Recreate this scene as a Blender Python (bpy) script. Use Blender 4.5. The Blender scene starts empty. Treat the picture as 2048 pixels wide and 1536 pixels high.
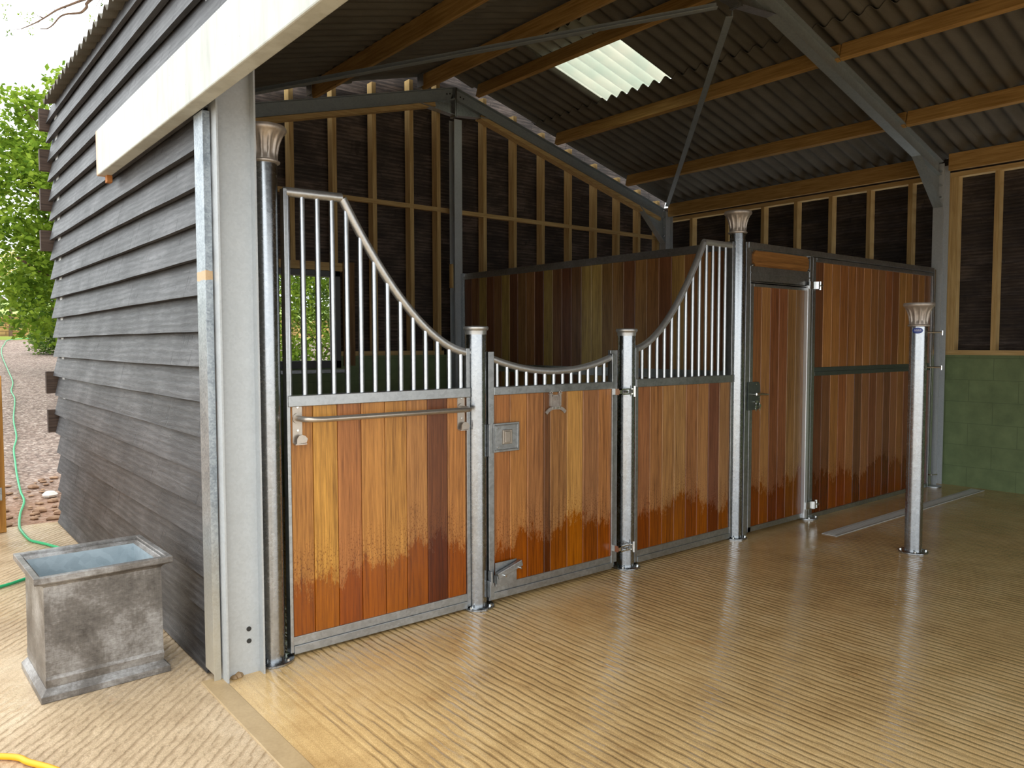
import bpy, math, random
from mathutils import Vector, Matrix
from math import sin, cos, pi, radians
S = bpy.context.scene
COL = S.collection
ORG = {}
# ---------------------------------------------------------------- mesh helper
class MB:
    def __init__(s): s.v=[]; s.f=[]; s.c=[]; s.cur=None; s.sm=set()
    def add(s, vs, fs, smooth=False):
        b=len(s.v); s.v+= [tuple(map(float,p)) for p in vs]
        for f in fs:
            if smooth: s.sm.add(len(s.f))
            s.f.append(tuple(i+b for i in f)); s.c.append(s.cur)
        return s
    def box(s,x0,x1,y0,y1,z0,z1):
        v=[(x,y,z) for z in (z0,z1) for y in (y0,y1) for x in (x0,x1)]
        return s.add(v,[(0,2,3,1),(4,5,7,6),(0,1,5,4),(2,6,7,3),(0,4,6,2),(1,3,7,5)])
    def beam(s,p0,p1,w,h,up=(0,0,1),ow=0,oh=0):
        """box along p0-p1, w across, h along up; ow/oh offsets"""
        p0=Vector(p0);p1=Vector(p1);d=(p1-p0).normalized()
        side=d.cross(Vector(up)).normalized(); u=side.cross(d).normalized()
        v=[]
        for p in (p0,p1):
            for a,b in ((-1,-1),(1,-1),(1,1),(-1,1)):
                v.append(p+side*(a*w/2+ow)+u*(b*h/2+oh))
        return s.add(v,[(0,1,2,3),(7,6,5,4),(0,4,5,1),(1,5,6,2),(2,6,7,3),(3,7,4,0)])
    def tube(s,pts,r,n=12,caps=True):
        pts=[Vector(p) for p in pts]; m=len(pts); v=[]; fr=None
        for i,p in enumerate(pts):
            if i==0: d=pts[1]-p
            elif i==m-1: d=p-pts[i-1]
            else: d=(pts[i+1]-p).normalized()+(p-pts[i-1]).normalized()
            d.normalize()
            if fr is None:
                a=Vector((0,0,1)) if abs(d.z)<.9 else Vector((1,0,0))
                fr=d.cross(a).normalized()
            else:
                fr=(fr-d*fr.dot(d)).normalized()
            b=d.cross(fr)
            rr=r[i] if isinstance(r,(list,tuple)) else r
            for k in range(n):
                t=2*pi*k/n; v.append(p+(fr*cos(t)+b*sin(t))*rr)
        f=[(i*n+k,i*n+(k+1)%n,(i+1)*n+(k+1)%n,(i+1)*n+k) for i in range(m-1) for k in range(n)]
        s.add(v,f,True)
        if caps:
            b=len(s.v)-m*n
            s.f.append(tuple(b+k for k in range(n-1,-1,-1))); s.c.append(s.cur)
            s.f.append(tuple(b+(m-1)*n+k for k in range(n))); s.c.append(s.cur)
        return s
    def lathe(s,cx,cy,prof,n=32,fn=None,caps=True):
        v=[];m=len(prof)
        for (r,z) in prof:
            for k in range(n):
                t=2*pi*k/n; rr=r+(fn(t,z) if fn else 0)
                v.append((cx+rr*cos(t),cy+rr*sin(t),z))
        f=[(i*n+k,i*n+(k+1)%n,(i+1)*n+(k+1)%n,(i+1)*n+k) for i in range(m-1) for k in range(n)]
        s.add(v,f,True)
        if caps:
            b=len(s.v)-m*n
            s.f.append(tuple(b+k for k in range(n-1,-1,-1))); s.c.append(s.cur)
            s.f.append(tuple(b+(m-1)*n+k for k in range(n))); s.c.append(s.cur)
        return s
    def prism(s,poly,fn,d0,d1):
        """poly 2D points, fn(a,b,d)->3D"""
        n=len(poly); v=[fn(a,b,d0) for a,b in poly]+[fn(a,b,d1) for a,b in poly]
        f=[tuple(range(n-1,-1,-1)),tuple(range(n,2*n))]+[(i,(i+1)%n,n+(i+1)%n,n+i) for i in range(n)]
        return s.add(v,f)
    def build(s,name,mat,parent=None,bevel=0,loc=None):
        o0=Vector(ORG.get(parent.name,(0,0,0))) if parent else Vector(loc or (0,0,0))
        me=bpy.data.meshes.new(name)
        me.from_pydata([tuple(Vector(p)-o0) for p in s.v],[],s.f); me.update()
        if s.sm:
            for i in s.sm: me.polygons[i].use_smooth=True
        if any(c is not None for c in s.c):
            at=me.color_attributes.new('tone','FLOAT_COLOR','CORNER')
            for p in me.polygons:
                c=s.c[p.index] or (.5,.5,.5,0)
                for li in p.loop_indices: at.data[li].color=c
        import bmesh
        bm=bmesh.new(); bm.from_mesh(me); bmesh.ops.recalc_face_normals(bm,faces=bm.faces); bm.to_mesh(me); bm.free()
        if s.sm: me.set_sharp_from_angle(angle=radians(38))
        me.materials.append(mat)
        o=bpy.data.objects.new(name,me); COL.objects.link(o)
        if parent: o.parent=parent; ORG[o.name]=tuple(o0)
        else: o.location=o0; ORG[o.name]=tuple(o0)
        if bevel:
            m=o.modifiers.new('bevel','BEVEL'); m.width=bevel; m.segments=2; m.limit_method='ANGLE'; m.angle_limit=radians(40)
        return o
def tag(o,label=None,cat=None,group=None,kind=None):
    if label: o['label']=label
    if cat: o['category']=cat
    if group: o['group']=group
    if kind: o['kind']=kind
    return o
def thing(name,label,cat,loc=(0,0,0),group=None,kind=None):
    o=bpy.data.objects.new(name,None); COL.objects.link(o); o.location=loc; o.empty_display_size=.1
    ORG[o.name]=tuple(loc); return tag(o,label,cat,group,kind)
def dup(o,loc,label=None):
    c=o.copy(); COL.objects.link(c); c.location=loc; ORG[c.name]=tuple(loc)
    if label: c['label']=label
    def rec(a,b):
        for ch in [x for x in bpy.data.objects if x.parent==a]:
            d=ch.copy(); COL.objects.link(d); d.parent=b; ORG[d.name]=tuple(loc); rec(ch,d)
    rec(o,c); return c
def L(r,g,b):
    f=lambda c:(c/255/12.92 if c<=10 else ((c/255+.055)/1.055)**2.4)
    return (f(r),f(g),f(b),1)
# ---------------------------------------------------------------- materials
class NT:
    def __init__(s,name):
        s.m=bpy.data.materials.new(name); s.m.use_nodes=True; s.t=s.m.node_tree; s.t.nodes.clear()
        s.o=s.n('ShaderNodeOutputMaterial'); s.b=s.n('ShaderNodeBsdfPrincipled'); s.l(s.b.outputs[0],s.o.inputs[0])
    def n(s,k,**kw):
        x=s.t.nodes.new(k)
        for a,b in kw.items(): setattr(x,a,b)
        return x
    def l(s,a,b): s.t.links.new(a,b)
    def set(s,inp,v):
        i=s.b.inputs[inp]
        if hasattr(v,'links') or hasattr(v,'is_linked'): s.l(v,i)
        else: i.default_value=v
    def co(s,scale=(1,1,1),rot=(0,0,0),add=None,world=False):
        if world: c=s.n('ShaderNodeNewGeometry').outputs['Position']
        else: c=s.n('ShaderNodeTexCoord').outputs['Object']
        if add is not None:
            a=s.n('ShaderNodeVectorMath',operation='ADD'); s.l(c,a.inputs[0]); s.l(add,a.inputs[1]); c=a.outputs[0]
        m=s.n('ShaderNodeMapping'); m.inputs['Scale'].default_value=scale; m.inputs['Rotation'].default_value=rot
        s.l(c,m.inputs[0]); return m.outputs[0]
    def noise(s,vec,scale=5,detail=4,rough=.55,dist=0):
        x=s.n('ShaderNodeTexNoise'); x.inputs['Scale'].default_value=scale; x.inputs['Detail'].default_value=detail
        x.inputs['Roughness'].default_value=rough; x.inputs['Distortion'].default_value=dist
        s.l(vec,x.inputs['Vector']); return x.outputs['Fac']
    def wave(s,vec,scale=5,dist=2,axis='X',detail=2,ds=1,prof='SIN'):
        x=s.n('ShaderNodeTexWave',bands_direction=axis,wave_profile=prof)
        x.inputs['Scale'].default_value=scale; x.inputs['Distortion'].default_value=dist
        x.inputs['Detail'].default_value=detail; x.inputs['Detail Scale'].default_value=ds
        s.l(vec,x.inputs['Vector']); return x.outputs['Fac']
    def vor(s,vec,scale=5,out='Distance',feature='F1'):
        x=s.n('ShaderNodeTexVoronoi',feature=feature); x.inputs['Scale'].default_value=scale
        s.l(vec,x.inputs['Vector']); return x.outputs[out]
    def ramp(s,fac,stops,interp='LINEAR'):
        x=s.n('ShaderNodeValToRGB'); e=x.color_ramp; e.interpolation=interp
        while len(e.elements)<len(stops): e.elements.new(.5)
        for i,(p,c) in enumerate(stops):
            e.elements[i].position=p; e.elements[i].color=c if hasattr(c,'__len__') else (c,c,c,1)
        s.l(fac,x.inputs[0]); return x.outputs[0]
    def mix(s,a,b,fac,mode='MIX'):
        x=s.n('ShaderNodeMix',data_type='RGBA',blend_type=mode)
        for v,i in ((fac,0),(a,6),(b,7)):
            if hasattr(v,'is_linked'): s.l(v,x.inputs[i])
            else: x.inputs[i].default_value=v
        return x.outputs[2]
    def math(s,op,a,b=0,c=None,clamp=False):
        x=s.n('ShaderNodeMath',operation=op,use_clamp=clamp)
        for v,i in ((a,0),(b,1),(c,2)):
            if v is None: continue
            if hasattr(v,'is_linked'): s.l(v,x.inputs[i])
            else: x.inputs[i].default_value=v
        return x.outputs[0]
    def sep(s,v):
        x=s.n('ShaderNodeSeparateXYZ'); s.l(v,x.inputs[0]); return x.outputs
    def bump(s,h,strength=.3,dist=.01,prev=None):
        x=s.n('ShaderNodeBump'); 
        if hasattr(strength,'is_linked'): s.l(strength,x.inputs['Strength'])
        else: x.inputs['Strength'].default_value=strength
        x.inputs['Distance'].default_value=dist
        s.l(h,x.inputs['Height'])
        if prev: s.l(prev,x.inputs['Normal'])
        s.l(x.outputs[0],s.b.inputs['Normal']); return x.outputs[0]
def simple(name,col,rough=.5,metal=0,spec=.5):
    m=NT(name); m.set('Base Color',col); m.set('Roughness',rough); m.set('Metallic',metal); m.set('Specular IOR Level',spec); return m.m
def galv(name,c0,c1,r0,r1,scale=28,metal=1.0,streak=False,bs=.03):
    m=NT(name); co=m.co()
    a=m.vor(co,scale,'Color'); a=m.sep(a)[0]
    b=m.noise(co,6,5,.6)
    b2=m.noise(m.co(rot=(.4,.5,.6),scale=(1,1,9)),45,4,.7)
    f=m.math('ADD',m.math('MULTIPLY',a,.22),m.math('ADD',m.math('MULTIPLY',b,.5),m.math('MULTIPLY',b2,.3)))
    m.set('Base Color',m.ramp(f,[(.25,c0),(.75,c1)]))
    m.set('Roughness',m.ramp(f,[(.25,r0),(.8,r1)])); m.set('Metallic',metal)
    c2=m.co(scale=(1,1,14) if streak else (1,1,1))
    if bs>0 and not streak: m.bump(m.noise(c2,30,3),bs,.002)
    return m.m
M={}
M['galv']=galv('galvanised_steel',L(150,152,153),L(192,195,196),.30,.44,60,.95)
M['tube']=galv('galvanised_tube',L(148,151,154),L(184,187,190),.2,.32,90,1.0,True,.015)
M['bar']=galv('galvanised_bar',L(180,183,186),L(206,209,212),.28,.36,60,1.0,False,.0)
M['frame_steel']=galv('matt_galvanised_frame_steel',L(184,188,190),L(202,206,208),.5,.6,90,.5)
M['rafter_steel']=galv('dull_rafter_steel',L(146,154,155),L(168,175,176),.5,.6,60,.5)
M['rail']=galv('satin_galvanised_rail',L(190,192,193),L(218,220,221),.36,.48,90,.85,False,0)
M['lit']=simple('lit_galvanised_stile',(.8,.82,.84,1),.35,.7)  # galvanised steel made paler to paint in daylight reflected by the hinge stile
M['bright']=simple('bright_zinc',(.75,.75,.73,1),.22,1)
M['nickel']=galv('satin_pewter',L(178,168,156),L(196,186,174),.3,.4,60,.8,False,0)
M['dark_metal']=galv('dark_steel_plate',L(96,104,98),L(118,126,120),.4,.55,50,.8)
def m_capital():
    m=NT('cast_aluminium'); co=m.co()
    f=m.noise(co,30,4)
    m.set('Base Color',m.ramp(f,[(.3,L(168,158,150)),(.7,L(198,189,180))]))
    m.set('Roughness',.45); m.set('Metallic',.6); m.bump(m.noise(co,120,2),.15,.002); return m.m
M['capital']=m_capital()
def m_hardwood(name,vertical=True,wet=True):
    m=NT(name)
    att=m.n('ShaderNodeAttribute',attribute_name='tone')
    sd=m.math('MULTIPLY',att.outputs['Alpha'],37.0)
    cmb=m.n('ShaderNodeCombineXYZ'); m.l(sd,cmb.inputs[0]); m.l(sd,cmb.inputs[1]); m.l(sd,cmb.inputs[2])
    sc=(1,1,.035) if vertical else (.035,1,1)
    co=m.co(scale=sc,add=cmb.outputs[0])
    warp=m.noise(m.co(scale=(1,1,.12) if vertical else (.12,1,1),add=cmb.outputs[0]),4,3,.5,.4)
    fine=m.noise(co,170,4,.65,.2)
    co2=m.co(scale=(1,1,.16) if vertical else (.16,1,1),add=cmb.outputs[0])
    ring=m.wave(m.co(scale=(1,1,.12) if vertical else (.12,1,1),add=cmb.outputs[0]),11,16,'X' if vertical else 'Z',2,.55)
    med=m.noise(m.co(scale=(1,1,.03) if vertical else (.03,1,1),add=cmb.outputs[0]),48,3,.6,.2)
    g=m.math('ADD',m.math('MULTIPLY',fine,.48),m.math('ADD',m.math('MULTIPLY',ring,.05),m.math('ADD',m.math('MULTIPLY',warp,.24),m.math('MULTIPLY',med,.29))))
    k=m.ramp(g,[(.38,(.38,.32,.28,1)),(.53,(.86,.84,.8,1)),(.66,(1.22,1.26,1.24,1))])
    col=m.mix(att.outputs['Color'],k,1.0,'MULTIPLY')
    if wet:
        z=m.sep(m.co())[2]; wc=m.co(world=True)
        xs=m.sep(wc)
        c1=m.n('ShaderNodeCombineXYZ'); m.l(xs[0],c1.inputs[0]); m.l(xs[1],c1.inputs[1])
        hx=m.noise(c1.outputs[0],1.9,3,.6)
        th=m.math('ADD',m.math('MULTIPLY',hx,.75),.0)
        c3=m.co(scale=(1,1,.35),world=True)
        e1=m.math('MULTIPLY',m.math('SUBTRACT',m.noise(c3,16,7,.85),.5),.55)
        d=m.math('SUBTRACT',m.math('ADD',th,e1),z)     # >0 wet
        core=m.math('MULTIPLY_ADD',d,16,.3,clamp=True)
        sp=m.noise(m.co(scale=(1,1,.6),world=True),150,2,.5)
        near=m.math('MULTIPLY_ADD',m.math('ABSOLUTE',m.math('SUBTRACT',d,-.03)),-6,1,clamp=True)
        spk=m.math('MULTIPLY',m.math('MULTIPLY',m.math('GREATER_THAN',sp,.585),near),.75)
        wt=m.math('MAXIMUM',core,spk)
        dark=m.mix(col,(.62,.38,.20,1),1.0,'MULTIPLY')
        hs=m.n('ShaderNodeHueSaturation'); hs.inputs['Saturation'].default_value=1.12; hs.inputs['Value'].default_value=1.02
        m.l(dark,hs.inputs['Color'])
        col=m.mix(col,hs.outputs[0],wt)
        col=m.mix(col,(.05,.018,.008,1),m.math('MULTIPLY',spk,.5))
        m.set('Roughness',m.math('MULTIPLY_ADD',wt,-.2,.42))
    else: m.set('Roughness',.42)
    col=m.mix(col,(.97,1.12,1.02,1),1.0,'MULTIPLY')
    m.set('Base Color',col)
    m.bump(g,.12,.004); return m.m
M['wood']=m_hardwood('oiled_hardwood_boards'); M['wood_h']=m_hardwood('oiled_hardwood_plank',False,False)
def m_pine(name,c0,c1,axis='Z',rough=.65):
    m=NT(name); sc={'Z':(1,1,.05),'Y':(1,.05,1),'X':(.05,1,1)}[axis]
    co=m.co(scale=sc,world=True); g=m.noise(co,60,4,.6,.4)
    kn=m.vor(m.co(scale={'Z':(1,1,.6),'Y':(1,.6,1),'X':(.6,1,1)}[axis],world=True),2.6)
    c=m.ramp(g,[(.3,c0),(.7,c1)])
    c=m.mix(c,(.1,.05,.02,1),m.math('MULTIPLY',m.math('LESS_THAN',kn,.03),.7))
    m.set('Base Color',c); m.set('Roughness',rough); m.set('Specular IOR Level',.25); m.bump(g,.2,.004); return m.m
M['stud']=m_pine('sawn_pine_stud',L(176,142,88),L(212,182,126))
M['stud_x']=m_pine('sawn_pine_rail',L(176,142,88),L(212,182,126),'X')
M['stud_y']=m_pine('sawn_pine_plate',L(180,146,92),L(216,186,130),'Y')
M['purlin']=m_pine('treated_purlin',L(156,118,64),L(200,160,98),'Y')
M['gatewood']=m_pine('orange_gate_timber',L(176,120,52),L(208,156,84))
def m_clad(name,c0,c1,c2,rough,axis='Y',saw=True):
    m=NT(name)
    att=m.n('ShaderNodeAttribute',attribute_name='tone')
    sd=m.math('MULTIPLY',att.outputs['Alpha'],53.0)
    cmb=m.n('ShaderNodeCombineXYZ')
    for i in range(3): m.l(sd,cmb.inputs[i])
    al=(1,.09,1) if axis=='Y' else (.09,1,1)
    g=m.noise(m.co(scale=al,add=cmb.outputs[0]),60,6,.75,1.2)
    ring=m.wave(m.co(scale=(1,.1,1) if axis=='Y' else (.1,1,1),add=cmb.outputs[0]),9,6,'Z',2,1.2)
    # vertical saw marks, dented
    sv=m.noise(m.co(scale=(1,1,.14),add=cmb.outputs[0]),15,3,.6,.3)
    mk=m.ramp(sv,[(.64,0),(.68,1)])
    big=m.noise(m.co(add=cmb.outputs[0]),2.4,3)
    f=m.math('ADD',m.math('MULTIPLY',g,.5),m.math('ADD',m.math('MULTIPLY',ring,.08),m.math('MULTIPLY',big,.46)))
    c=m.ramp(f,[(.36,c0),(.52,c1),(.7,c2)])
    if saw: c=m.mix(c,c0,m.math('MULTIPLY',mk,.5))
    m.set('Base Color',c); m.set('Roughness',m.ramp(f,[(.3,rough),(.7,rough-.15)])); m.set('Specular IOR Level',.45)
    h=m.math('ADD',f,m.math('MULTIPLY',mk,-.5)) if saw else f
    m.bump(h,.6,.006); return m.m
M['clad_out']=m_clad('black_stained_weatherboard',L(20,19,20),L(46,45,46),L(78,77,78),.58)
M['clad_in']=m_clad('dark_brown_weatherboard_back',L(26,21,19),L(62,52,46),L(118,102,92),.75,'X')
M['clad_in_y']=m_clad('dark_brown_weatherboard_side',L(26,21,19),L(56,47,42),L(98,86,78),.75,'Y')
M['stub']=m_pine('brown_board_end',L(48,38,32),L(88,72,62),'X',.7)
def m_block():
    m=NT('green_painted_blockwork'); pos=m.co(world=True); s=m.sep(pos)
    c=m.n('ShaderNodeCombineXYZ'); m.l(m.math('ADD',s[0],s[1]),c.inputs[0]); m.l(m.math('ADD',s[2],.017),c.inputs[1])
    br=m.n('ShaderNodeTexBrick'); br.inputs['Scale'].default_value=1; br.inputs['Brick Width'].default_value=.45
    br.inputs['Row Height'].default_value=.225; br.inputs['Mortar Size'].default_value=.004; br.inputs['Mortar Smooth'].default_value=.3
    m.l(c.outputs[0],br.inputs['Vector'])
    n=m.noise(pos,7,4); n2=m.noise(pos,90,3)
    col=m.ramp(n,[(.3,L(104,120,80)),(.7,L(126,143,98))])
    col=m.mix(col,L(92,106,70),m.math('MULTIPLY',br.outputs['Fac'],.6))
    m.set('Base Color',col); m.set('Roughness',.6)
    h=m.math('SUBTRACT',m.math('MULTIPLY',n2,.25),br.outputs['Fac'])
    m.bump(h,.4,.006); return m.m
M['block']=m_block()
def m_sheet():
    m=NT('fibre_cement_sheet'); co=m.co(world=True)
    n=m.noise(m.co(scale=(.3,1,1),world=True),9,5,.6); n2=m.noise(co,220,2)
    f=m.math('ADD',m.math('MULTIPLY',n,.7),m.math('MULTIPLY',n2,.3))
    m.set('Base Color',m.ramp(f,[(.3,L(88,84,76)),(.7,L(112,107,97))])); m.set('Roughness',.8); m.set('Specular IOR Level',.2)
    m.bump(n2,.2,.002); return m.m
M['sheet']=m_sheet()
def m_rooflight():
    m=NT('translucent_grp_sheet'); m.t.nodes.remove(m.b)
    tr=m.n('ShaderNodeBsdfTranslucent'); df=m.n('ShaderNodeBsdfDiffuse'); mx=m.n('ShaderNodeMixShader')
    c=m.ramp(m.noise(m.co(world=True),3,3),[(.3,(.66,.70,.62,1)),(.7,(.78,.76,.67,1))])
    m.l(c,tr.inputs[0]); m.l(c,df.inputs[0]); mx.inputs[0].default_value=.25
    m.l(tr.outputs[0],mx.inputs[1]); m.l(df.outputs[0],mx.inputs[2]); m.l(mx.outputs[0],m.o.inputs[0]); return m.m
M['rooflight']=m_rooflight()
def m_beam():
    m=NT('cream_painted_steel'); co=m.co(world=True)
    n=m.noise(m.co(scale=(1,1,.25),world=True),9,5,.65); r=m.noise(m.co(scale=(1,1,.35),world=True),5,5,.7)
    c=m.ramp(n,[(.3,L(160,161,152)),(.6,L(184,187,180))])
    c=m.mix(c,L(190,140,84),m.math('MULTIPLY',m.ramp(r,[(.62,0),(.74,1)]),.4))
    y=m.sep(co)[1]                       # rust where the end was cut
    e=m.math('MULTIPLY_ADD',m.math('ADD',y,m.math('MULTIPLY',n,.12)),18,-29.8,clamp=True)
    c=m.mix(c,L(206,150,92),m.math('MULTIPLY',e,.8))
    sp=m.vor(co,26); c=m.mix(c,L(70,66,60),m.math('MULTIPLY',m.math('LESS_THAN',sp,.045),.7))
    m.set('Base Color',c); m.set('Roughness',.45); return m.m
M['beam']=m_beam()
def m_flash():
    m=NT('stained_galvanised_flashing'); co=m.co(world=True); z=m.sep(co)[2]
    n=m.noise(co,10,5,.65); b=m.sep(m.vor(co,130,'Color'))[0]
    f=m.math('ADD',m.math('MULTIPLY',n,.75),m.math('MULTIPLY',b,.25))
    c=m.ramp(f,[(.25,L(120,128,134)),(.75,L(178,184,188))])
    dirt=m.math('MULTIPLY_ADD',m.math('SUBTRACT',.95,m.math('ADD',z,m.math('MULTIPLY',n,.3))),1.6,0,clamp=True)
    c=m.mix(c,L(178,166,142),m.math('MULTIPLY',dirt,.8))
    r=m.math('LESS_THAN',m.math('ABSOLUTE',m.math('SUBTRACT',m.math('ADD',z,m.math('MULTIPLY',n,.04)),1.8)),.018)
    c=m.mix(c,L(198,160,110),m.math('MULTIPLY',r,.8))
    m.set('Base Color',c); m.set('Metallic',m.math('MULTIPLY_ADD',dirt,-.7,.85)); m.set('Roughness',.42); m.bump(n,.1,.004); return m.m
M['flash']=m_flash()
def m_lead():
    m=NT('weathered_zinc'); co=m.co()
    a=m.noise(co,4,5,.6,.3); b=m.noise(m.co(scale=(1,1,22)),14,6,.75); b2=m.noise(m.co(scale=(24,24,1),rot=(.1,.1,0)),14,4,.7); c_=m.noise(co,60,4,.7)
    f=m.math('ADD',m.math('MULTIPLY',a,.6),m.math('ADD',m.math('MULTIPLY',b,.18),m.math('ADD',m.math('MULTIPLY',b2,.06),m.math('MULTIPLY',c_,.18))))
    m.set('Base Color',m.ramp(f,[(.36,L(66,61,57)),(.5,L(120,115,110)),(.63,L(182,180,178))]))
    m.set('Metallic',.6); m.set('Roughness',.42)
    m.bump(m.math('ADD',c_,b),.25,.003); return m.m
M['zinc']=m_lead()
M['zinc_liner']=galv('blue_grey_zinc_liner',L(168,180,186),L(206,216,220),.35,.5,30,.6)
def m_floor(name,outer):
    m=NT(name); co=m.co(world=True); s=m.sep(co)
    big=m.noise(co,1.1,4,.6); mid=m.noise(co,6,5,.65); fin=m.noise(co,90,4,.6)
    f=m.math('ADD',m.math('MULTIPLY',big,.5),m.math('ADD',m.math('MULTIPLY',mid,.32),m.math('MULTIPLY',fin,.2)))
    if outer: c=m.ramp(f,[(.36,L(160,136,106)),(.52,L(192,168,136)),(.66,L(212,190,160))])
    else: c=m.ramp(f,[(.36,L(176,142,94)),(.52,L(210,176,122)),(.66,L(226,196,146))])
    grit=m.noise(co,260,2,.6); c=m.mix(c,m.ramp(grit,[(.35,(.72,.7,.66,1)),(.65,(1.22,1.22,1.22,1))]),.8,'MULTIPLY')
    rust=m.noise(co,3.3,5,.7); c=m.mix(c,L(176,112,58),m.math('MULTIPLY',m.ramp(rust,[(.62,0),(.78,1)]),.45))
    fleck=m.noise(co,4.5,3); 
    ang=(0,0,radians(-38)) if outer else (0,0,0)
    if outer:
        gv=m.co(rot=(0,0,radians(-47)),world=True)
        w=m.math('ADD',m.math('MULTIPLY',m.wave(gv,7.4,3.4,'Y',4,1.5),.7),m.math('MULTIPLY',m.wave(gv,11,5,'Y',4,1.1),.3))
    else:
        w=m.math('ADD',m.math('MULTIPLY',m.wave(m.co(scale=(1,.45,1),world=True),7.6,2.6,'X',5,1.7),.72),m.math('MULTIPLY',m.wave(m.co(scale=(1,.3,1),world=True),12.3,3.2,'X',4,1.2),.28))
    gr=m.ramp(w,[(.08,1),(.45,0)]); w=m.ramp(w,[(.05,0),(.5,.85),(.9,1)])
    # worn/smooth areas
    sm=m.noise(co,.9,3,.5); smooth=m.ramp(sm,[(.52,0),(.64,1)])
    if not outer:
        # smooth trowelled margins: beside the kerb and along the stable front / drain
        e1=m.math('MULTIPLY_ADD',s[0],-14,-.9,clamp=True)
        dr=m.math('MULTIPLY',m.math('MULTIPLY_ADD',s[1],12,7.2,clamp=True),m.math('MULTIPLY_ADD',s[0],9,-30,clamp=True))
        smooth=m.math('MAXIMUM',m.math('MULTIPLY',smooth,.75),m.math('MAXIMUM',e1,dr))
    h=m.math('ADD',m.math('MULTIPLY',w,m.math('MULTIPLY_ADD',smooth,-.86,1)),m.math('MULTIPLY',m.math('ADD',mid,m.math('MULTIPLY',fin,.6)),.22))
    if not outer:
        jt=m.math('LESS_THAN',m.math('ABSOLUTE',m.math('SUBTRACT',s[0],4.32)),.008)
        h=m.math('SUBTRACT',h,jt)
    c=m.mix(c,L(112,78,40),m.math('MULTIPLY',m.math('MULTIPLY',gr,m.math('MULTIPLY_ADD',smooth,-.8,1)),.3 if outer else .34))
    m.set('Base Color',c)
    pud=m.noise(co,1.7,3,.5)
    if outer: m.set('Roughness',m.ramp(pud,[(.45,.5),(.6,.22)])); m.set('Specular IOR Level',.4)
    else: m.set('Roughness',m.ramp(m.math('MAXIMUM',pud,m.math('MULTIPLY',smooth,.6)),[(.36,.17),(.54,.04)])); m.set('Specular IOR Level',.5)
    m.bump(h,.5 if outer else .42,.012 if outer else .010); return m.m
M['floor']=m_floor('wet_brushed_concrete',False); M['apron']=m_floor('brushed_concrete_apron',True)
def m_kerb():
    m=NT('smooth_concrete_strip'); co=m.co(world=True); f=m.math('ADD',m.math('MULTIPLY',m.noise(co,4,5,.6),.7),m.math('MULTIPLY',m.noise(co,80,3),.3))
    m.set('Base Color',m.ramp(f,[(.3,L(158,132,94)),(.7,L(188,162,122))])); m.set('Roughness',.4); m.bump(f,.15,.004); return m.m
M['kerb']=m_kerb()
def m_gravel():
    m=NT('gravel_track'); co=m.co(world=True)
    v=m.sep(m.vor(co,30,'Color'))[0]; v=m.ramp(v,[(0,L(70,56,50)),(.6,L(150,128,114)),(1,L(206,190,176))]); d=m.vor(co,26); n=m.noise(co,.8,4); y=m.sep(co)[1]
    c=m.mix(v,m.ramp(n,[(.3,L(112,90,78)),(.7,L(150,130,118))]),.45)
    e=m.math('MULTIPLY_ADD',m.math('ADD',y,m.math('MULTIPLY',m.noise(co,1.2,3),2.5)),-.55,4.2,clamp=True)
    c=m.mix(c,L(150,106,72),m.math('MULTIPLY',e,.6))
    m.set('Base Color',c); m.set('Roughness',.85); m.bump(d,.9,.03); return m.m
M['gravel']=m_gravel()
def m_leaf(name,c0,c1,c2):
    m=NT(name); co=m.co(world=True); n=m.noise(co,1.6,3); v=m.sep(m.vor(co,9,'Color'))[1]
    f=m.math('ADD',m.math('MULTIPLY',n,.6),m.math('MULTIPLY',v,.4))
    c=m.ramp(f,[(.3,c0),(.5,c1),(.72,c2)])
    m.t.nodes.remove(m.b); df=m.n('ShaderNodeBsdfDiffuse'); tr=m.n('ShaderNodeBsdfTranslucent'); mx=m.n('ShaderNodeMixShader')
    m.l(c,df.inputs[0]); m.l(c,tr.inputs[0]); mx.inputs[0].default_value=.5
    m.l(df.outputs[0],mx.inputs[1]); m.l(tr.outputs[0],mx.inputs[2]); m.l(mx.outputs[0],m.o.inputs[0]); return m.m
M['leaf']=m_leaf('spring_green_leaves',L(80,108,36),L(122,150,50),L(160,182,70))
M['leaf2']=m_leaf('mid_green_leaves',L(70,98,48),L(106,132,66),L(146,164,90))
M['leaf3']=m_leaf('yellow_blossom_leaves',L(200,190,120),L(220,208,150),L(236,224,180))
M['grass']=simple('grass_verge',L(150,170,84),.9)
M['bark']=m_pine('brown_bark',L(82,64,50),L(130,104,84),'Z',.85)
def m_stone():
    m=NT('ironstone_wall'); co=m.co(world=True); s=m.sep(co)
    c=m.n('ShaderNodeCombineXYZ'); m.l(s[0],c.inputs[0]); m.l(s[2],c.inputs[1])
    br=m.n('ShaderNodeTexBrick'); br.inputs['Scale'].default_value=1; br.inputs['Brick Width'].default_value=.42; br.inputs['Row Height'].default_value=.13
    br.inputs['Mortar Size'].default_value=.012; br.inputs['Color1'].default_value=L(206,172,116); br.inputs['Color2'].default_value=L(180,144,92); br.inputs['Mortar'].default_value=L(130,102,68)
    m.l(c.outputs[0],br.inputs['Vector']); n=m.noise(co,3,4)
    m.set('Base Color',m.mix(br.outputs['Color'],m.ramp(n,[(.3,(.6,.6,.6,1)),(.7,(1.15,1.1,1,1))]),1,'MULTIPLY')); m.set('Roughness',.9); return m.m
M['stone']=m_stone()
def m_rock():
    m=NT('reddish_rubble'); co=m.co(world=True); n=m.noise(co,9,4)
    m.set('Base Color',m.ramp(n,[(.3,L(120,90,68)),(.7,L(176,142,112))])); m.set('Roughness',.9); m.bump(n,.5,.02); return m.m
M['rock']=m_rock()
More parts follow.
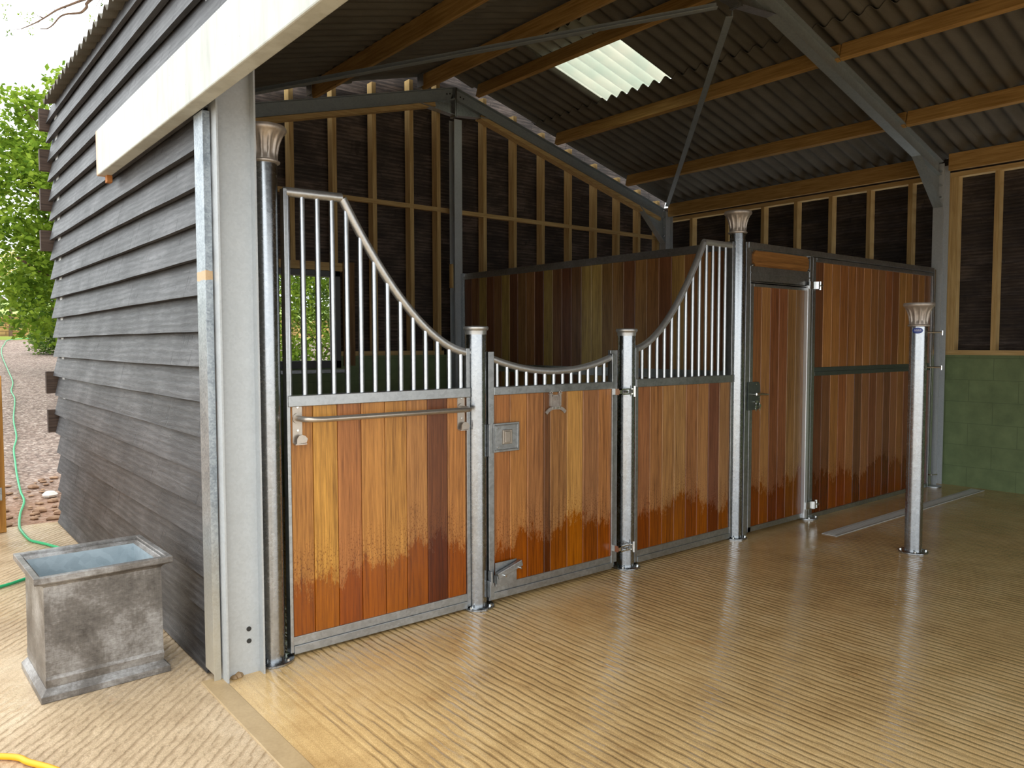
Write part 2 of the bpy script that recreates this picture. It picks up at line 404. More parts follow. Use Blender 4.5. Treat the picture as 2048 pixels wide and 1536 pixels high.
M['hose']=simple('green_hose_rubber',L(40,160,104),.4); M['yellow']=simple('yellow_hose_rubber',L(244,168,16),.45)
M['blue']=simple('blue_label_ink',L(44,66,150),.4); M['white']=simple('white_label_ink',L(226,230,240),.4)
M['winframe']=simple('grey_window_steel',L(92,92,92),.5,.3)
M['trimboard']=m_pine('brown_trim_board',L(104,76,48),L(140,106,70))
M['rust']=simple('rusty_packer',L(176,112,54),.8)
M['hole']=simple('dark_hole',(.03,.028,.025,1),.8)
M['drain']=simple('pale_drain_zinc',L(196,198,194),.5,.25)
M['dirt']=simple('wet_silt',L(150,120,82),.5)
def m_glass():
    m=NT('window_glass'); m.t.nodes.remove(m.b)
    a=m.n('ShaderNodeBsdfTransparent'); g=m.n('ShaderNodeBsdfGlossy'); g.inputs['Roughness'].default_value=.02
    lw=m.n('ShaderNodeFresnel'); lw.inputs[0].default_value=1.45; mx=m.n('ShaderNodeMixShader')
    m.l(lw.outputs[0],mx.inputs[0]); m.l(a.outputs[0],mx.inputs[1]); m.l(g.outputs[0],mx.inputs[2]); m.l(mx.outputs[0],m.o.inputs[0]); return m.m
M['glass']=m_glass()
# ---------------------------------------------------------------- setting
XR=3.54
def rt(x): return 4.285-.267*abs(x-XR)          # top of the steel rafters
def rs(x): return rt(x)+.115                    # underside line of roof sheets
YB=3.72; YE=3.9; W=7.25; YF=-6.6
R=random.Random(4)
# floor slab, kerb strip, apron
tag(MB().box(-.28,7.6,YF-.3,3.9,-.15,0).build('floor',M['floor']),kind='structure')
tag(MB().box(-.37,-.28,YF-.3,-.02,-.15,.003).build('trim_1',M['kerb'],bevel=.004),kind='structure')
mb=MB(); mb.box(-9,-.37,-9,3.95,-.15,-.002); mb.box(-.37,-.28,-.02,3.95,-.15,-.004)
mb.box(-9,16,-22,YF-.3,-.15,-.003); mb.box(-26,-9,-22,3.95,-.15,-.003)
tag(mb.build('concrete_apron',M['apron']),kind='structure')
def gz(y): return 0 if y<5 else .082*(y-5)
mb=MB(); ys=[3.95,5]+[5+i*2 for i in range(1,10)]+[25.0]
for a,b in zip(ys[:-1],ys[1:]):
    mb.add([(-30,a,gz(a)-.01),(30,a,gz(a)-.01),(30,b,gz(b)-.01),(-30,b,gz(b)-.01)],[(0,1,2,3)])
tag(mb.build('gravel_track',M['gravel']),kind='structure')
tag(MB().box(-30,40,25,26.6,1.45,1.64).build('road_strip',M['kerb']),kind='structure')
mb=MB(); mb.add([(-40,26.6,1.64),(50,26.6,1.64),(50,60,4.5),(-40,60,4.5)],[(0,1,2,3)]); mb.box(-30,40,26.6,27.6,1.5,1.76)
tag(mb.build('grass_verge',M['grass']),kind='structure')
# dry-stone wall in the distance
mb=MB(); mb.box(-20,30,28,28.5,1.6,2.32)
sw=thing('stone_boundary_wall','honey-coloured dry-stone wall with upright coping beyond the gravel track','wall',(0,28.2,1.6))
mb.build('wall_body',M['stone'],sw)
mb=MB()
x=-6
while x<14:
    w=R.uniform(.12,.24); mb.beam((x,28.25,2.32),(x+R.uniform(-.05,.05),28.25,2.32+R.uniform(.12,.24)),w,.42,(0,1,0)); x+=w+.02
mb.build('coping_stone',M['stone'],sw)
# --- weatherboards, outside left wall (runs along Y)
mb=MB(); k=0; z=.12-.158; zb=[]
while z<3.4:
    t=min(z+.185,3.42); mb.cur=(.5,.5,.5,R.random()); j=[R.uniform(-.003,.003) for _ in range(3)]
    y0=.05 if z<2.6 else YF; y1=3.86+R.uniform(-.02,.03); n=26; z0=max(z,.004)
    v=[];f=[]
    for i in range(n+1):
        y=y0+(y1-y0)*i/n; wv=.0022*sin(y*1.6+k*1.7)+.0008*sin(y*7+k)
        zz=z0+(wv if z0>.01 else 0)
        v+=[(-.318+j[0],y,zz),(-.274,y,t),(-.262,y,t),(-.290,y,zz)]
        if i: 
            a=4*(i-1);b=4*i
            f+=[(a,a+1,b+1,b),(a+1,a+2,b+2,b+1),(a+2,a+3,b+3,b+2),(a+3,a,b,b+3)]
    f+=[(0,3,2,1),(4*n,4*n+1,4*n+2,4*n+3)]
    mb.add(v,f); z+=.158; k+=1
wl=thing('wall_left',None,None,(-.3,0,0),kind='structure')
mb.build('weatherboard_cladding',M['clad_out'],wl)
MB().box(-.256,-.05,.06,3.7,0,1.365).build('block_course',M['block'],wl)
MB().box(-.254,-.15,.06,3.7,1.366,1.412).build('sole_plate',M['stud_y'],wl)
MB().box(-.254,-.15,.06,3.7,3.2,3.247).build('top_plate',M['stud_y'],wl)
st=MB().box(-.253,-.152,-.0235,.0235,1.413,3.199)
for i,y in enumerate([.5+.45*i for i in range(7)]):
    m_=MB(); m_.box(-.253,-.152,y-.0235,y+.0235,1.413,3.199).build('stud',M['stud'],wl)
# --- rear gable wall
wb=thing('wall_back',None,None,(3.5,YB,0),kind='structure')
WX0,WX1,WZ0,WZ1=1.22,2.2,1.245,2.215
mb=MB(); mb.box(-.25,WX0,YB,YE-.02,0,1.365); mb.box(WX1,7.4,YB,YE-.02,0,1.365); mb.box(WX0,WX1,YB,YE-.02,0,WZ0)
mb.build('block_course',M['block'],wb)
mb=MB(); mb.box(WX1+.0,3.46,YB-.005,YB+.095,1.366,1.412); mb.box(3.6,7.2,YB-.005,YB+.095,1.366,1.412); mb.box(-.15,WX0,YB-.005,YB+.095,1.366,1.412)
mb.build('sole_plate',M['stud_x'],wb)
mb=MB(); mb.box(WX1+.2,7.2,YB+.0,YB+.05,2.945,2.99); mb.box(-.15,WX1+.2,YB,YB+.05,2.945,2.99)
mb.build('noggin_rail',M['stud_x'],wb)
mb=MB(); mb.box(WX0-.05,WX1+.14,YB-.006,YB+.09,WZ1+.005,WZ1+.085)
mb.build('lintel_rail',M['stud_x'],wb)
sx=[-.1,.38,.84,1.735,2.185,2.635,3.085,3.43,4.07,4.52,4.965,5.425,5.875,6.31,6.72,7.12]
for i,x in enumerate(sx):
    m_=MB(); zt=rs(x-.03)+.03; z0=1.413
    if WX0-.05<x<WX1+.04: z0=WZ1+.086
    if i in (6,): pass
    m_.box(x-.047,x,YB+.001,YB+.099,z0,2.944); m_.box(x-.047,x,YB+.051,YB+.099,2.944,2.991); m_.box(x-.047,x,YB+.001,YB+.099,2.991,zt)
    m_.build('stud',M['stud'],wb)
m_=MB().box(WX1+.03,WX1+.16,YB-.012,YB+.01,WZ0+.02,WZ1+.1); m_.build('trim_board',M['trimboard'],wb)
# rear cladding: weatherboards in rows, following the gable, opening left for the window
mb=MB(); z=.02; r_=0
while z<4.5:
    mb.cur=(.5,.5,.5,R.random()); z1=min(z+.162,4.7)
    def lim(zz):
        h=rs(XR)+.22-zz; d=h/.267; return max(-.25,XR-d),min(7.42,XR+d)
    a0,b0=lim(z); a1,b1=lim(z1)
    if b0-a0<.02: break
    if a1>b1: a1=b1=XR
    def strip(xa0,xb0,xa1,xb1):
        mb.add([(xa0,YE-.005,z),(xb0,YE-.005,z),(xb1,YE-.055,z1),(xa1,YE-.055,z1),(xa0,YE+.02,z),(xb0,YE+.02,z),(xb1,YE-.04,z1),(xa1,YE-.04,z1)],
            [(0,1,2,3),(7,6,5,4),(0,4,5,1),(1,5,6,2),(2,6,7,3),(3,7,4,0)])
    if z1>WZ0 and z<WZ1: strip(a0,WX0,a1,WX0); strip(WX1,b0,WX1,b1)
    else: strip(a0,b0,a1,b1)
    z=z1-.0; r_+=1
mb.build('weatherboard_cladding',M['clad_in'],wb)
for z0,z1,xx in ((3.23,3.4,-.355),(2.905,3.075,-.362),(2.585,2.755,-.365),(2.255,2.42,-.372),(1.08,1.262,-.365),(.756,.945,-.36)):
    MB().box(xx,-.262,YE,YE+.06,z0,z1).build('board_end',M['stub'],wb)
# window in the gable
w1=thing('window_1',None,None,((WX0+WX1)/2,YE-.04,WZ0),kind='structure')
mb=MB(); f=.055
mb.box(WX0,WX1,YB-.015,YB+.12,WZ0,WZ0+f+.02); mb.box(WX0,WX1,YB-.015,YB+.12,WZ1-f,WZ1); mb.box(WX0,WX0+f,YB-.015,YB+.12,WZ0,WZ1); mb.box(WX1-f,WX1,YB-.015,YB+.12,WZ0,WZ1)
mb.build('window_frame',M['winframe'],w1,.003)
MB().box(WX0+f,WX1-f,YB+.10,YB+.106,WZ0+f,WZ1-f).build('pane',M['glass'],w1)
for x in (1.38,1.53,1.68,1.83,1.98): MB().tube([(x,YB+.06,WZ0+f),(x,YB+.06,WZ1-f)],.008,8).build('window_bar',M['bar'],w1)
MB().box(WX0-.03,WX1+.03,YB-.05,YB+.03,WZ0-.05,WZ0-.012).build('sill',M['galv'],w1,.003)
MB().box(WX1-f-.012,WX1-f,YB+.03,YB+.1,WZ0+f,WZ1-f).build('reveal_strip',M['white'],w1)
# --- right wall
wr=thing('wall_right',None,None,(W,0,0),kind='structure')
MB().box(W,W+.15,YF,YE-.03,0,1.362).build('block_course',M['block'],wr)
MB().box(W+.0,W+.1,YF,-.03,1.363,1.412).build('sole_plate',M['stud_y'],wr)
MB().box(W,W+.1,.08,YB,1.363,1.412).build('sole_plate',M['stud_y'],wr)
MB().box(W,W+.1,YF,-.03,3.2,3.248).build('top_plate',M['stud_y'],wr)
MB().box(W,W+.1,.06,YB,3.2,3.248).build('top_plate',M['stud_y'],wr)
for y in (.383,.837,1.29,1.735,2.19,2.72,3.3,-.03,-.077,-.46,-.91,-1.36,-1.81,-2.26,-2.71,-3.2,-3.65,-4.1,-4.55):
    MB().box(W+.001,W+.099,y-.047,y-.001,1.413,3.199).build('stud',M['stud'],wr)
mb=MB(); z=.02
while z<3.4:
    mb.cur=(.5,.5,.5,R.random()); z1=z+.162
    mb.add([(W+.15,YF,z),(W+.15,YE-.06,z),(W+.105,YE-.06,z1),(W+.105,YF,z1),(W+.18,YF,z),(W+.18,YE-.06,z),(W+.12,YE-.06,z1),(W+.12,YF,z1)],
            [(0,1,2,3),(7,6,5,4),(0,4,5,1),(1,5,6,2),(2,6,7,3),(3,7,4,0)])
    z=z1
mb.build('weatherboard_cladding',M['clad_in_y'],wr)
# --- unseen end wall behind the viewer, added half open to shape the light
wf=thing('added_wall_front',None,None,(XR,YF,0),kind='structure')
mb=MB(); mb.cur=(.5,.5,.5,.3); mb.prism([(-.3,2.75),(5.6,2.75),(5.6,0),(7.4,0),(7.4,rs(7.4)),(XR,rs(XR)),(-.3,rs(-.3))],lambda a,b,d:(a,d,b),YF-.1,YF)
mb.build('weatherboard_cladding',M['clad_in'],wf)
# --- roof sheets (corrugations run down the slope)
ce=thing('ceiling',None,None,(XR,0,4.4),kind='structure')
P=.146; A=.025; y_end=3.80
def sheet(xa,xb,y0,y1,dz,mat,name,parent):
    mb=MB(); n=max(4,int(round((y1-y0)/P*12))); v=[];f=[]
    for i in range(n+1):
        y=y0+(y1-y0)*i/n; w=A*sin(2*pi*y/P)+A+dz
        v+=[(xa,y,rs(xa)+w),(xb,y,rs(xb)+w),(xb,y,rs(xb)+w+.006),(xa,y,rs(xa)+w+.006)]
        if i:
            a=4*(i-1);b=4*i
            f+=[(a,a+1,b+1,b),(a+2,a+3,b+3,b+2),(a+1,a+2,b+2,b+1),(a+3,a,b,b+3)]
    f+=[(0,3,2,1),(4*n,4*n+1,4*n+2,4*n+3)]
    mb.add(v,f,True); return mb.build(name,mat,parent)
# rooflight between y 1.62 and 2.53 on the right slope
rows=[(3.56,4.93,.022),(4.72,7.5,0.0)]
cuts=[3.69,2.55,1.60,.62,-.36,-1.34,-2.32,-3.3,-4.28,-5.26,-6.24,-6.75]
for c,(a,b) in enumerate(zip(cuts[1:],cuts[:-1])):
    for r_,(xa,xb,dz) in enumerate(rows):
        if r_==0 and c==1: continue
        sheet(xa,xb,a-.01,b+.01 if c else b,dz+(.002 if c%2 else .004),M['sheet'],'corrugated_sheet',ce)
    for (xa,xb,dz) in ((3.52,2.1,.022),(2.3,-.36,0)):
        sheet(xa,xb,a-.01,b+.01 if c else 3.69,dz+(.002 if c%2 else .004),M['sheet'],'corrugated_sheet',ce)
rl=tag(sheet(3.60,4.80,1.60,2.54,.024,M['rooflight'],'rooflight',None),'translucent pale green corrugated rooflight sheet glowing among the dark roof sheets','rooflight')
MB().add([(3.2,-6.75,rs(3.2)+.07),(3.54,-6.75,rs(3.54)+.09),(3.88,-6.75,rs(3.88)+.07),(3.2,3.74,rs(3.2)+.07),(3.54,3.74,rs(3.54)+.09),(3.88,3.74,rs(3.88)+.07)],[(0,1,4,3),(1,2,5,4)]).build('ridge_cap',M['sheet'],ce)
# --- purlins
def purlin(x,y0,y1,label,w=.05,h=.14,tilt=True):
    s=1 if x<XR else -1
    n=Vector((-.258*s,0,.966)) if tilt else Vector((0,0,1))
    zc=rt(x)-.02
    p=Vector((x,0,zc))+n*(h/2)
    o=MB().beam((p.x,y0,p.z),(p.x,y1,p.z),w,h,n).build('roof_purlin',M['purlin'],None,.003,loc=(x,(y0+y1)/2,zc))
    return tag(o,label,'beam','timber roof purlins')
purlin(3.775,-6.55,3.5,'sawn timber purlin just right of the ridge, ending above the gable apex with a bolt')
purlin(4.975,-.035,3.53,'timber purlin running directly below the glowing rooflight, behind the near steel rafter')
purlin(4.975,-6.55,-.045,'upper timber purlin on the right slope in front of the near steel rafter')
purlin(6.225,-.035,3.53,'timber purlin second below the rooflight, behind the near steel rafter')
purlin(6.225,-6.55,-.045,'lower timber purlin on the right slope in front of the near steel rafter')
purlin(3.09,-6.55,3.5,'timber purlin just left of the ridge, held by a steel cleat above the gable rafter')
purlin(1.86,-6.55,3.5,'dark timber purlin halfway down the left slope, its end in a steel cleat')
tag(MB().box(7.15,7.2,.05,3.6,3.255,3.425).build('eaves_purlin',M['purlin'],None,.003,loc=(7.17,1.8,3.25)),'timber eaves purlin on top of the right wall behind the near column','beam','timber eaves purlins')
tag(MB().box(7.15,7.2,-6.55,-.06,3.255,3.425).build('eaves_purlin',M['purlin'],None,.003,loc=(7.17,-2,3.25)),'timber eaves purlin on top of the right wall in front of the near column','beam','timber eaves purlins')
# --- portal frames
def ibeam(mb,p0,p1,d,w,up,t=.008,tw=.006):
    mb.beam(p0,p1,tw,d-2*t,up)
    mb.beam(p0,p1,w,t,up,0,d/2-t/2); mb.beam(p0,p1,w,t,up,0,-d/2+t/2)
def frame(y,name,label,rd,bolt=True,left_col=True,colmat='frame_steel'):
    t=thing(name,label,'steel frame',(XR,y,0),'steel portal frames')
    for sx_ in (-1,1):
        xc=-.2 if sx_<0 else 7.15; yc=y-.065 if (sx_<0 and y<1) else y
        mb=MB(); ibeam(mb,(xc,yc,0),(xc,yc,rt(xc)-.0),.17 if sx_<0 else .15,.1,(1,0,0)); mb.build('column',M[colmat],t)
        x0=-.11 if sx_<0 else 7.07
        n=Vector((.258*sx_,0,.966)); o=n*(rd/2)
        mb=MB(); ibeam(mb,Vector((x0,y,rt(x0)))-o,Vector((XR,y,rt(XR)))-o,rd,.09,n); mb.build('rafter',M['rafter_steel'],t)
        # haunch at the eaves
        mb=MB(); s=-sx_
        xa=x0; zb_=rt(x0)-.46; xh=x0+s*.52; zh=rt(xh)-rd-.0
        mb.beam((xh,y,zh),(xa,y,zb_),.09,.008,(0,0,1)); 
        mb.prism([(xh,zh),(xa,zb_),(xa,rt(xa)-rd)],lambda a,b,d:(a,y+d,b),-.003,.003)
        mb.build('haunch',M['rafter_steel'],t)
    # apex haunch
    za=rt(XR)-rd; mb=MB()
    for s in (-1,1):
        mb.beam((XR+s*.46,y,za-.125),(XR,y,za-.17),.09,.008,(0,0,1))
        mb.prism([(XR+s*.46,za-.125),(XR,za-.17),(XR,za)],lambda a,b,d:(a,y+d,b),-.003,.003)
        mb.box(XR+s*.004,XR+s*.014,y-.05,y+.05,za-.19,rt(XR)-.01)
    mb.build('apex_plate',M['galv'],t)
    for zz in (3.1,2.98,3.24): MB().tube([(7.05,y-.03,zz),(7.08,y-.03,zz)],.013,6).build('bolt',M['bright'],t)
    for dx in (-.09,-.05,.09,.13): MB().tube([(XR+dx,y-.008,rt(XR+dx)-.06),(XR+dx,y-.004,rt(XR+dx)-.06)],.009,8).build('bolt_hole',M['hole'],t)
    return t
fr1=frame(0,'portal_frame','galvanised steel portal frame standing at the line of the stable front',.15)
for (x,z) in ((-.17,.205),(-.17,.15)):
    mb=MB(); mb.tube([(x,-.0705,z),(x,-.0675,z)],.011,12)
    mb.build('bolt_hole',M['hole'],fr1)
fr2=frame(3.62,'portal_frame','dull galvanised steel portal frame against the rear gable wall',.13)
for (x,s) in ((3.06,-1),(1.83,-1)):
    cl=MB(); cl.box(x-.055,x-.048,3.40,3.5,rt(x)-.01,rt(x)+.115); cl.box(x-.055,x+.0,3.5,3.507,rt(x)-.01,rt(x)+.115); cl.build('cleat',M['galv'],fr2)
# timber plates nailed under the rear rafter
for a,b,lab in ((-.05,3.28,'sawn timber rail fixed under the left half of the gable rafter'),(3.9,7.0,'sawn timber rail fixed under the right half of the gable rafter')):
    s=1 if a<3 else -1; n=Vector((-.258*s,0,.966))
    pa=Vector((a,3.64,rt(a)-.135))-n*.025; pb=Vector((b,3.64,rt(b)-.135))-n*.025
    tag(MB().beam(pa,pb,.1,.047,n).build('under_rafter_rail',M['stud_x'],None,.002,loc=tuple(pa)),lab,'beam')
# mid gable post
gp=thing('gable_post','galvanised steel post under the gable apex where the timber partition ends','post',(3.55,3.6,0))
mb=MB(); ibeam(mb,(3.55,3.6,0),(3.55,3.6,3.93),.1,.1,(0,1,0)); mb.build('steel_section',M['frame_steel'],gp)
MB().box(3.46,3.485,3.56,3.6,2.1,2.36).build('packer_block',M['stud'],gp)
# roof wind braces
def brace(p0,p1,lab):
    t=thing('roof_brace',lab,'brace',p0,'steel roof wind braces')
    mb=MB(); mb.beam(p0,p1,.05,.006,(0,0,1),0,0); mb.beam(p0,p1,.006,.05,(0,0,1),.025,.022); mb.build('steel_angle',M['rafter_steel'],t)
brace((3.40,.06,3.93),(.1,3.5,3.30),'long steel angle brace under the left roof slope, from near apex to far left eave')
brace((3.60,.10,3.93),(7.08,3.56,3.38),'steel angle brace from the near apex down to the far right eave')
# --- header beam and corner flashing
hb=thing('door_track_header','cream painted steel box beam with rust stains running along the top of the open bay','beam',(-.34,-1,2.5))
MB().box(-.392,-.324,-6.6,1.66,2.475,2.735).build('beam_casing',M['beam'],hb,.006)
MB().box(-.352,-.324,1.58,1.63,2.435,2.4745).build('packer',M['rust'],hb)
cf=thing('corner_flashing','galvanised angle flashing with sandy stains covering the cladding edge','flashing',(-.3,0,0))
mb=MB(); mb.box(-.323,-.320,-.055,.058,.03,2.475); mb.box(-.323,-.292,-.058,-.055,.0,2.475); mb.build('angle_flashing',M['flash'],cf,.001)
# ---------------------------------------------------------------- stable fronts
def capital(mb,x,y,z0,h=.165,r=.06):
    def prof():
        p=[(r+.004,z0),(r+.010,z0+.004),(r+.011,z0+.010),(r+.004,z0+.014)]
        for i in range(13):
            t=i/12; p.append((r-.0005+.030*t**2.2+.002,z0+.016+(h-.045)*t))
        p+=[(r+.036,z0+h-.026),(r+.041,z0+h-.018),(r+.041,z0+h-.008),(r+.037,z0+h),(r+.02,z0+h-.002)]
        return p
    za,zb_=z0+.022,z0+h-.034
    def fn(t,z):
        if z<za or z>zb_: return 0
        u=(z-za)/(zb_-za); e=min(1,u*6)*min(1,(1-u)*6)
        w=abs(((t*12/(2*pi))%1)-.5)*2     # 0 centre of flute
        return -.0085*e*(1-min(1,(w/.7)**6)) if w<.7 else .0
    mb.lathe(x,y,prof(),144,fn)
def plate(mb,x,y,r=.098,nb=4,a0=.5):
    mb.lathe(x,y,[(r,0.001),(r,.010),(r-.004,.012),(.06,.012)],36)
def bolts(t,x,y,r=.082,a0=.5,nb=4):
    for k in range(nb):
        a=a0+k*2*pi/nb; MB().lathe(x+r*cos(a),y+r*sin(a),[(.010,.012),(.010,.022),(.004,.024)],6).build('bolt',M['bright'],t)
def post(x,y,h,label,cap,group='galvanised tube posts of the stable front'):
    t=thing('stable_post',label,'post',(x,y,0),group)
    MB().lathe(x,y,[(.057,.011),(.057,h)],48).build('tube',M['tube'],t)
    mb=MB(); plate(mb,x,y); mb.build('base_plate',M['tube'],t)
    bolts(t,x,y,a0=-1.0)
    if cap=='flute':
        mb=MB(); capital(mb,x,y,h); mb.build('fluted_capital',M['capital'],t)
    else:
        MB().lathe(x,y,[(.060,h-.03),(.061,h-.012),(.062,h-.008),(.068,h-.004),(.071,h+.003),(.071,h+.010),(.066,h+.016),(.03,h+.018)],48).build('cap',M['rail'],t)
    return t
pA=post(-.035,.0,2.30,'tallest near galvanised tube post with fluted capital beside the big white column','flute')
pB=post(1.155,0,1.565,'short galvanised tube post with flat round cap on the latch side of the gate','flat')
pC=post(2.385,0,1.565,'short galvanised tube post with flat round cap on the hinge side of the gate','flat')
pD=post(3.60,0,2.305,'tall galvanised tube post with fluted capital where the timber partition meets the front','flute')
pG=post(4.24,-1.05,1.60,'free-standing galvanised tube post with fluted capital, alone on the wet floor','flute')
# latch keepers on post B
MB().box(1.203,1.209,-.06,-.03,.85,1.035).build('latch_keeper',M['galv'],pB,.002)
mb=MB(); mb.box(1.196,1.202,-.075,-.04,.055,.15); mb.box(1.202,1.214,-.075,-.04,.125,.205); mb.build('kick_latch_catch',M['galv'],pB,.003)
# sticker + hinge lugs on the free post
def onpost(cx,cy,r,a,z): return (cx+r*cos(a),cy+r*sin(a),z)
ac=math.atan2(-3.464+1.05,-1.406-4.24)
mb=MB(); n=40; v=[]
a_off=ac-.10
def oval(ra,rz,r,mat,name,par,zc=1.572):
    mb=MB(); ring=[onpost(4.24,-1.05,r,a_off+ra*cos(2*pi*k/36),zc+rz*sin(2*pi*k/36)) for k in range(36)]
    c=[onpost(4.24,-1.05,r,a_off,zc)]
    # strips across for curvature
    vs=[];fs=[]
    m=14
    for i in range(m+1):
        u=-1+2*i/m; hz=rz*math.sqrt(max(0,1-u*u))
        vs+=[onpost(4.24,-1.05,r,a_off+ra*u,zc-hz),onpost(4.24,-1.05,r,a_off+ra*u,zc+hz)]
        if i: fs.append((2*i-2,2*i,2*i+1,2*i-1))
    return mb.add(vs,fs).build(name,mat,par)
st_=oval(.62,.021,.0576,M['blue'],'oval_sticker',pG)
mb=MB()
for k in range(8):
    a=a_off-.38+.105*k
    for dz0,dz1,w in ((-.006,.007,.012),):
        mb.add([onpost(4.24,-1.05,.0582,a,1.572+dz0),onpost(4.24,-1.05,.0582,a+.035,1.572+dz0),onpost(4.24,-1.05,.0582,a+.035,1.572+dz1),onpost(4.24,-1.05,.0582,a,1.572+dz1)],[(0,1,2,3)])
        if k%2==0: mb.add([onpost(4.24,-1.05,.0582,a,1.572+.003),onpost(4.24,-1.05,.0582,a+.075,1.572+.003),onpost(4.24,-1.05,.0582,a+.075,1.572+.007),onpost(4.24,-1.05,.0582,a,1.572+.007)],[(0,1,2,3)])
mb.build('sticker_lettering',M['white'],st_)
for z in (1.56,1.315,.46):
    mb=MB(); mb.tube([(4.285,-1.085,z),(4.375,-1.155,z)],.006,8); mb.tube([(4.375,-1.155,z-.02),(4.375,-1.155,z+.012)],.008,8)
    if z<1: continue
    mb.build('hinge_lug',M['bright'],pG)
# ---- wood boards in a panel
def boards_x(x0,x1,z0,z1,tones,y=0,t=.024,widths=None,mb=None,axis='X'):
    mb=mb or MB(); n=len(tones); ws=widths or [1]*n; tot=sum(ws); x=x0
    for i,c in enumerate(tones):
        w=(x1-x0)*ws[i]/tot; a,b=x+.0012,x+w-.0012; c4=L(*c); mb.cur=(c4[0],c4[1],c4[2],R.random())
        bv=.004
        poly=[(a,-t/2+bv),(a+bv,-t/2),(b-bv,-t/2),(b,-t/2+bv),(b,t/2-bv),(b-bv,t/2),(a+bv,t/2),(a,t/2-bv)]
        if axis=='X': mb.prism(poly,lambda p,q,d:(p,y+q,d),z0,z1)
        else: mb.prism(poly,lambda p,q,d:(y+q,p,d),z0,z1)
        x+=w
    mb.cur=None; return mb
def rail(mb,x0,x1,z0,z1,d=.05,y=0): return mb.box(x0,x1,y-d/2,y+d/2,z0,z1)
T_AB=[(194,124,64),(212,144,68),(180,108,62),(196,126,66),(200,132,68),(188,122,72),(122,66,38),(192,120,66)]
# panel A-B
def bow(x,x0,xk,x1,zt,ze,k=.62):
    """falling top rail: flat to xk, then a hanging curve down to x1"""
    if x0<xk:
        if x<=xk: return zt
    u=(x-xk)/(x1-xk); return ze+(zt-ze)*((1-u)**1.75)
pn=thing('grille_panel','nearest hardwood front panel with curved bar grille and a metal rail across it','stable panel',(.58,0,0),'hardwood and bar panels of the stable front')
boards_x(.062,1.075,.09,1.195,T_AB,0,.026,[.9,1,1,1.05,1,1,1,.95]).build('hardwood_boards',M['wood'],pn)
mb=MB(); rail(mb,.045,.062,.02,2.20,.045); rail(mb,1.075,1.098,.02,1.46,.045)
mb.box(.062,1.075,-.026,.026,.012,.052); mb.box(.062,1.075,-.02,.02,.052,.094)
mb.build('frame',M['galv'],pn,.002)
mb=MB(); rail(mb,.05,1.098,1.19,1.243,.056); mb.build('middle_rail',M['galv'],pn,.003)
pts=[(.055,0,2.188),(.345,0,2.192)]
cv=[]
for i in range(0,25):
    x=.351+(1.105-.351)*i/24; cv.append((x,0,bow(x,1,.351,1.105,2.188,1.437)))
mb=MB(); mb.tube(pts,.0225,16); mb.tube(cv,.0225,16); mb.build('top_rail',M['rail'],pn)
for i in range(14):
    x=.068+.0755*i; zt=2.18 if x<.35 else bow(x,1,.351,1.105,2.188,1.437)-.012
    MB().tube([(x,0,1.24),(x,0,zt)],.0132,12).build('bar',M['bar'],pn)
# blanket rail
rl_=thing_rail=None
br_=MB().tube([(.097,-.02,1.135),(.099,-.055,1.135),(.110,-.09,1.134),(.14,-.11,1.133),(.19,-.115,1.132),(1.0,-.115,1.132),(1.03,-.106,1.132),(1.044,-.075,1.132),(1.046,-.02,1.132)],.0135,14).build('blanket_rail',M['nickel'],pn)
for x in (.097,1.04):
    w=.024; poly=[(-w,1.02),(-w,1.185),(-w*.7,1.2),(0,1.207),(w*.7,1.2),(w,1.185),(w,1.06),(w,1.03),(w*.6,1.018),(-w*.6,1.012)]
    b=MB().prism([(x+a,z) for a,z in poly],lambda p,q,d:(p,d,q),-.017,-.013).build('rail_bracket',M['nickel'],br_)
    mb=MB(); hk=[(x-.014,1.016),(x+.034,1.02),(x+.04,1.038),(x+.028,1.052),(x+.012,1.058),(x-.002,1.054),(x-.012,1.04)]
    mb.prism(hk,lambda p,q,d:(p,d,q),-.042,-.038); mb.box(x-.02,x+.036,-.042,-.014,1.011,1.016); mb.build('hook',M['nickel'],br_)
    for zz in (1.188,1.078): MB().tube([(x,-.022,zz),(x,-.016,zz)],.006,10).build('screw',M['bright'],br_)
    MB().tube([(x,-.024,1.135),(x,-.016,1.135)],.024,20).build('rail_collar',M['nickel'],br_)
# gate
T_G=[(176,106,60),(190,120,66),(178,112,68),(120,70,38),(176,116,70),(196,134,74),(168,108,72),(190,120,72)]
gt=thing('stable_gate','hardwood stable gate with dipped bar top, castle badge and square slam latch','gate',(1.75,0,0))
boards_x(1.262,2.232,.10,1.20,T_G,0,.026,[1,1.05,1.05,.4,1.1,1.1,1.05,1]).build('hardwood_boards',M['wood'],gt)
mb=MB(); mb.box(1.222,1.262,-.027,.027,.022,1.44); mb.box(2.232,2.30,-.0,.022,.05,1.442); mb.box(2.225,2.245,-.025,.0,.03,1.42)
mb.box(1.262,2.226,-.027,.027,.022,.062); mb.box(1.262,2.232,-.02,.02,.062,.104); mb.build('frame',M['galv'],gt,.002)
mb=MB(); mb.box(1.262,2.226,-.028,.028,1.193,1.24); mb.build('middle_rail',M['galv'],gt,.003)
def gz_(x):
    u=(x-1.755)/.5; return 1.318+.085*u*u
MB().tube([(1.262+.97*i/20,0,gz_(1.262+.97*i/20)) for i in range(21)],.0205,16).build('top_rail',M['rail'],gt)
for i in range(13):
    x=1.302+.0725*i; MB().tube([(x,0,1.238),(x,0,gz_(x)-.01)],.0125,12).build('bar',M['bar'],gt)
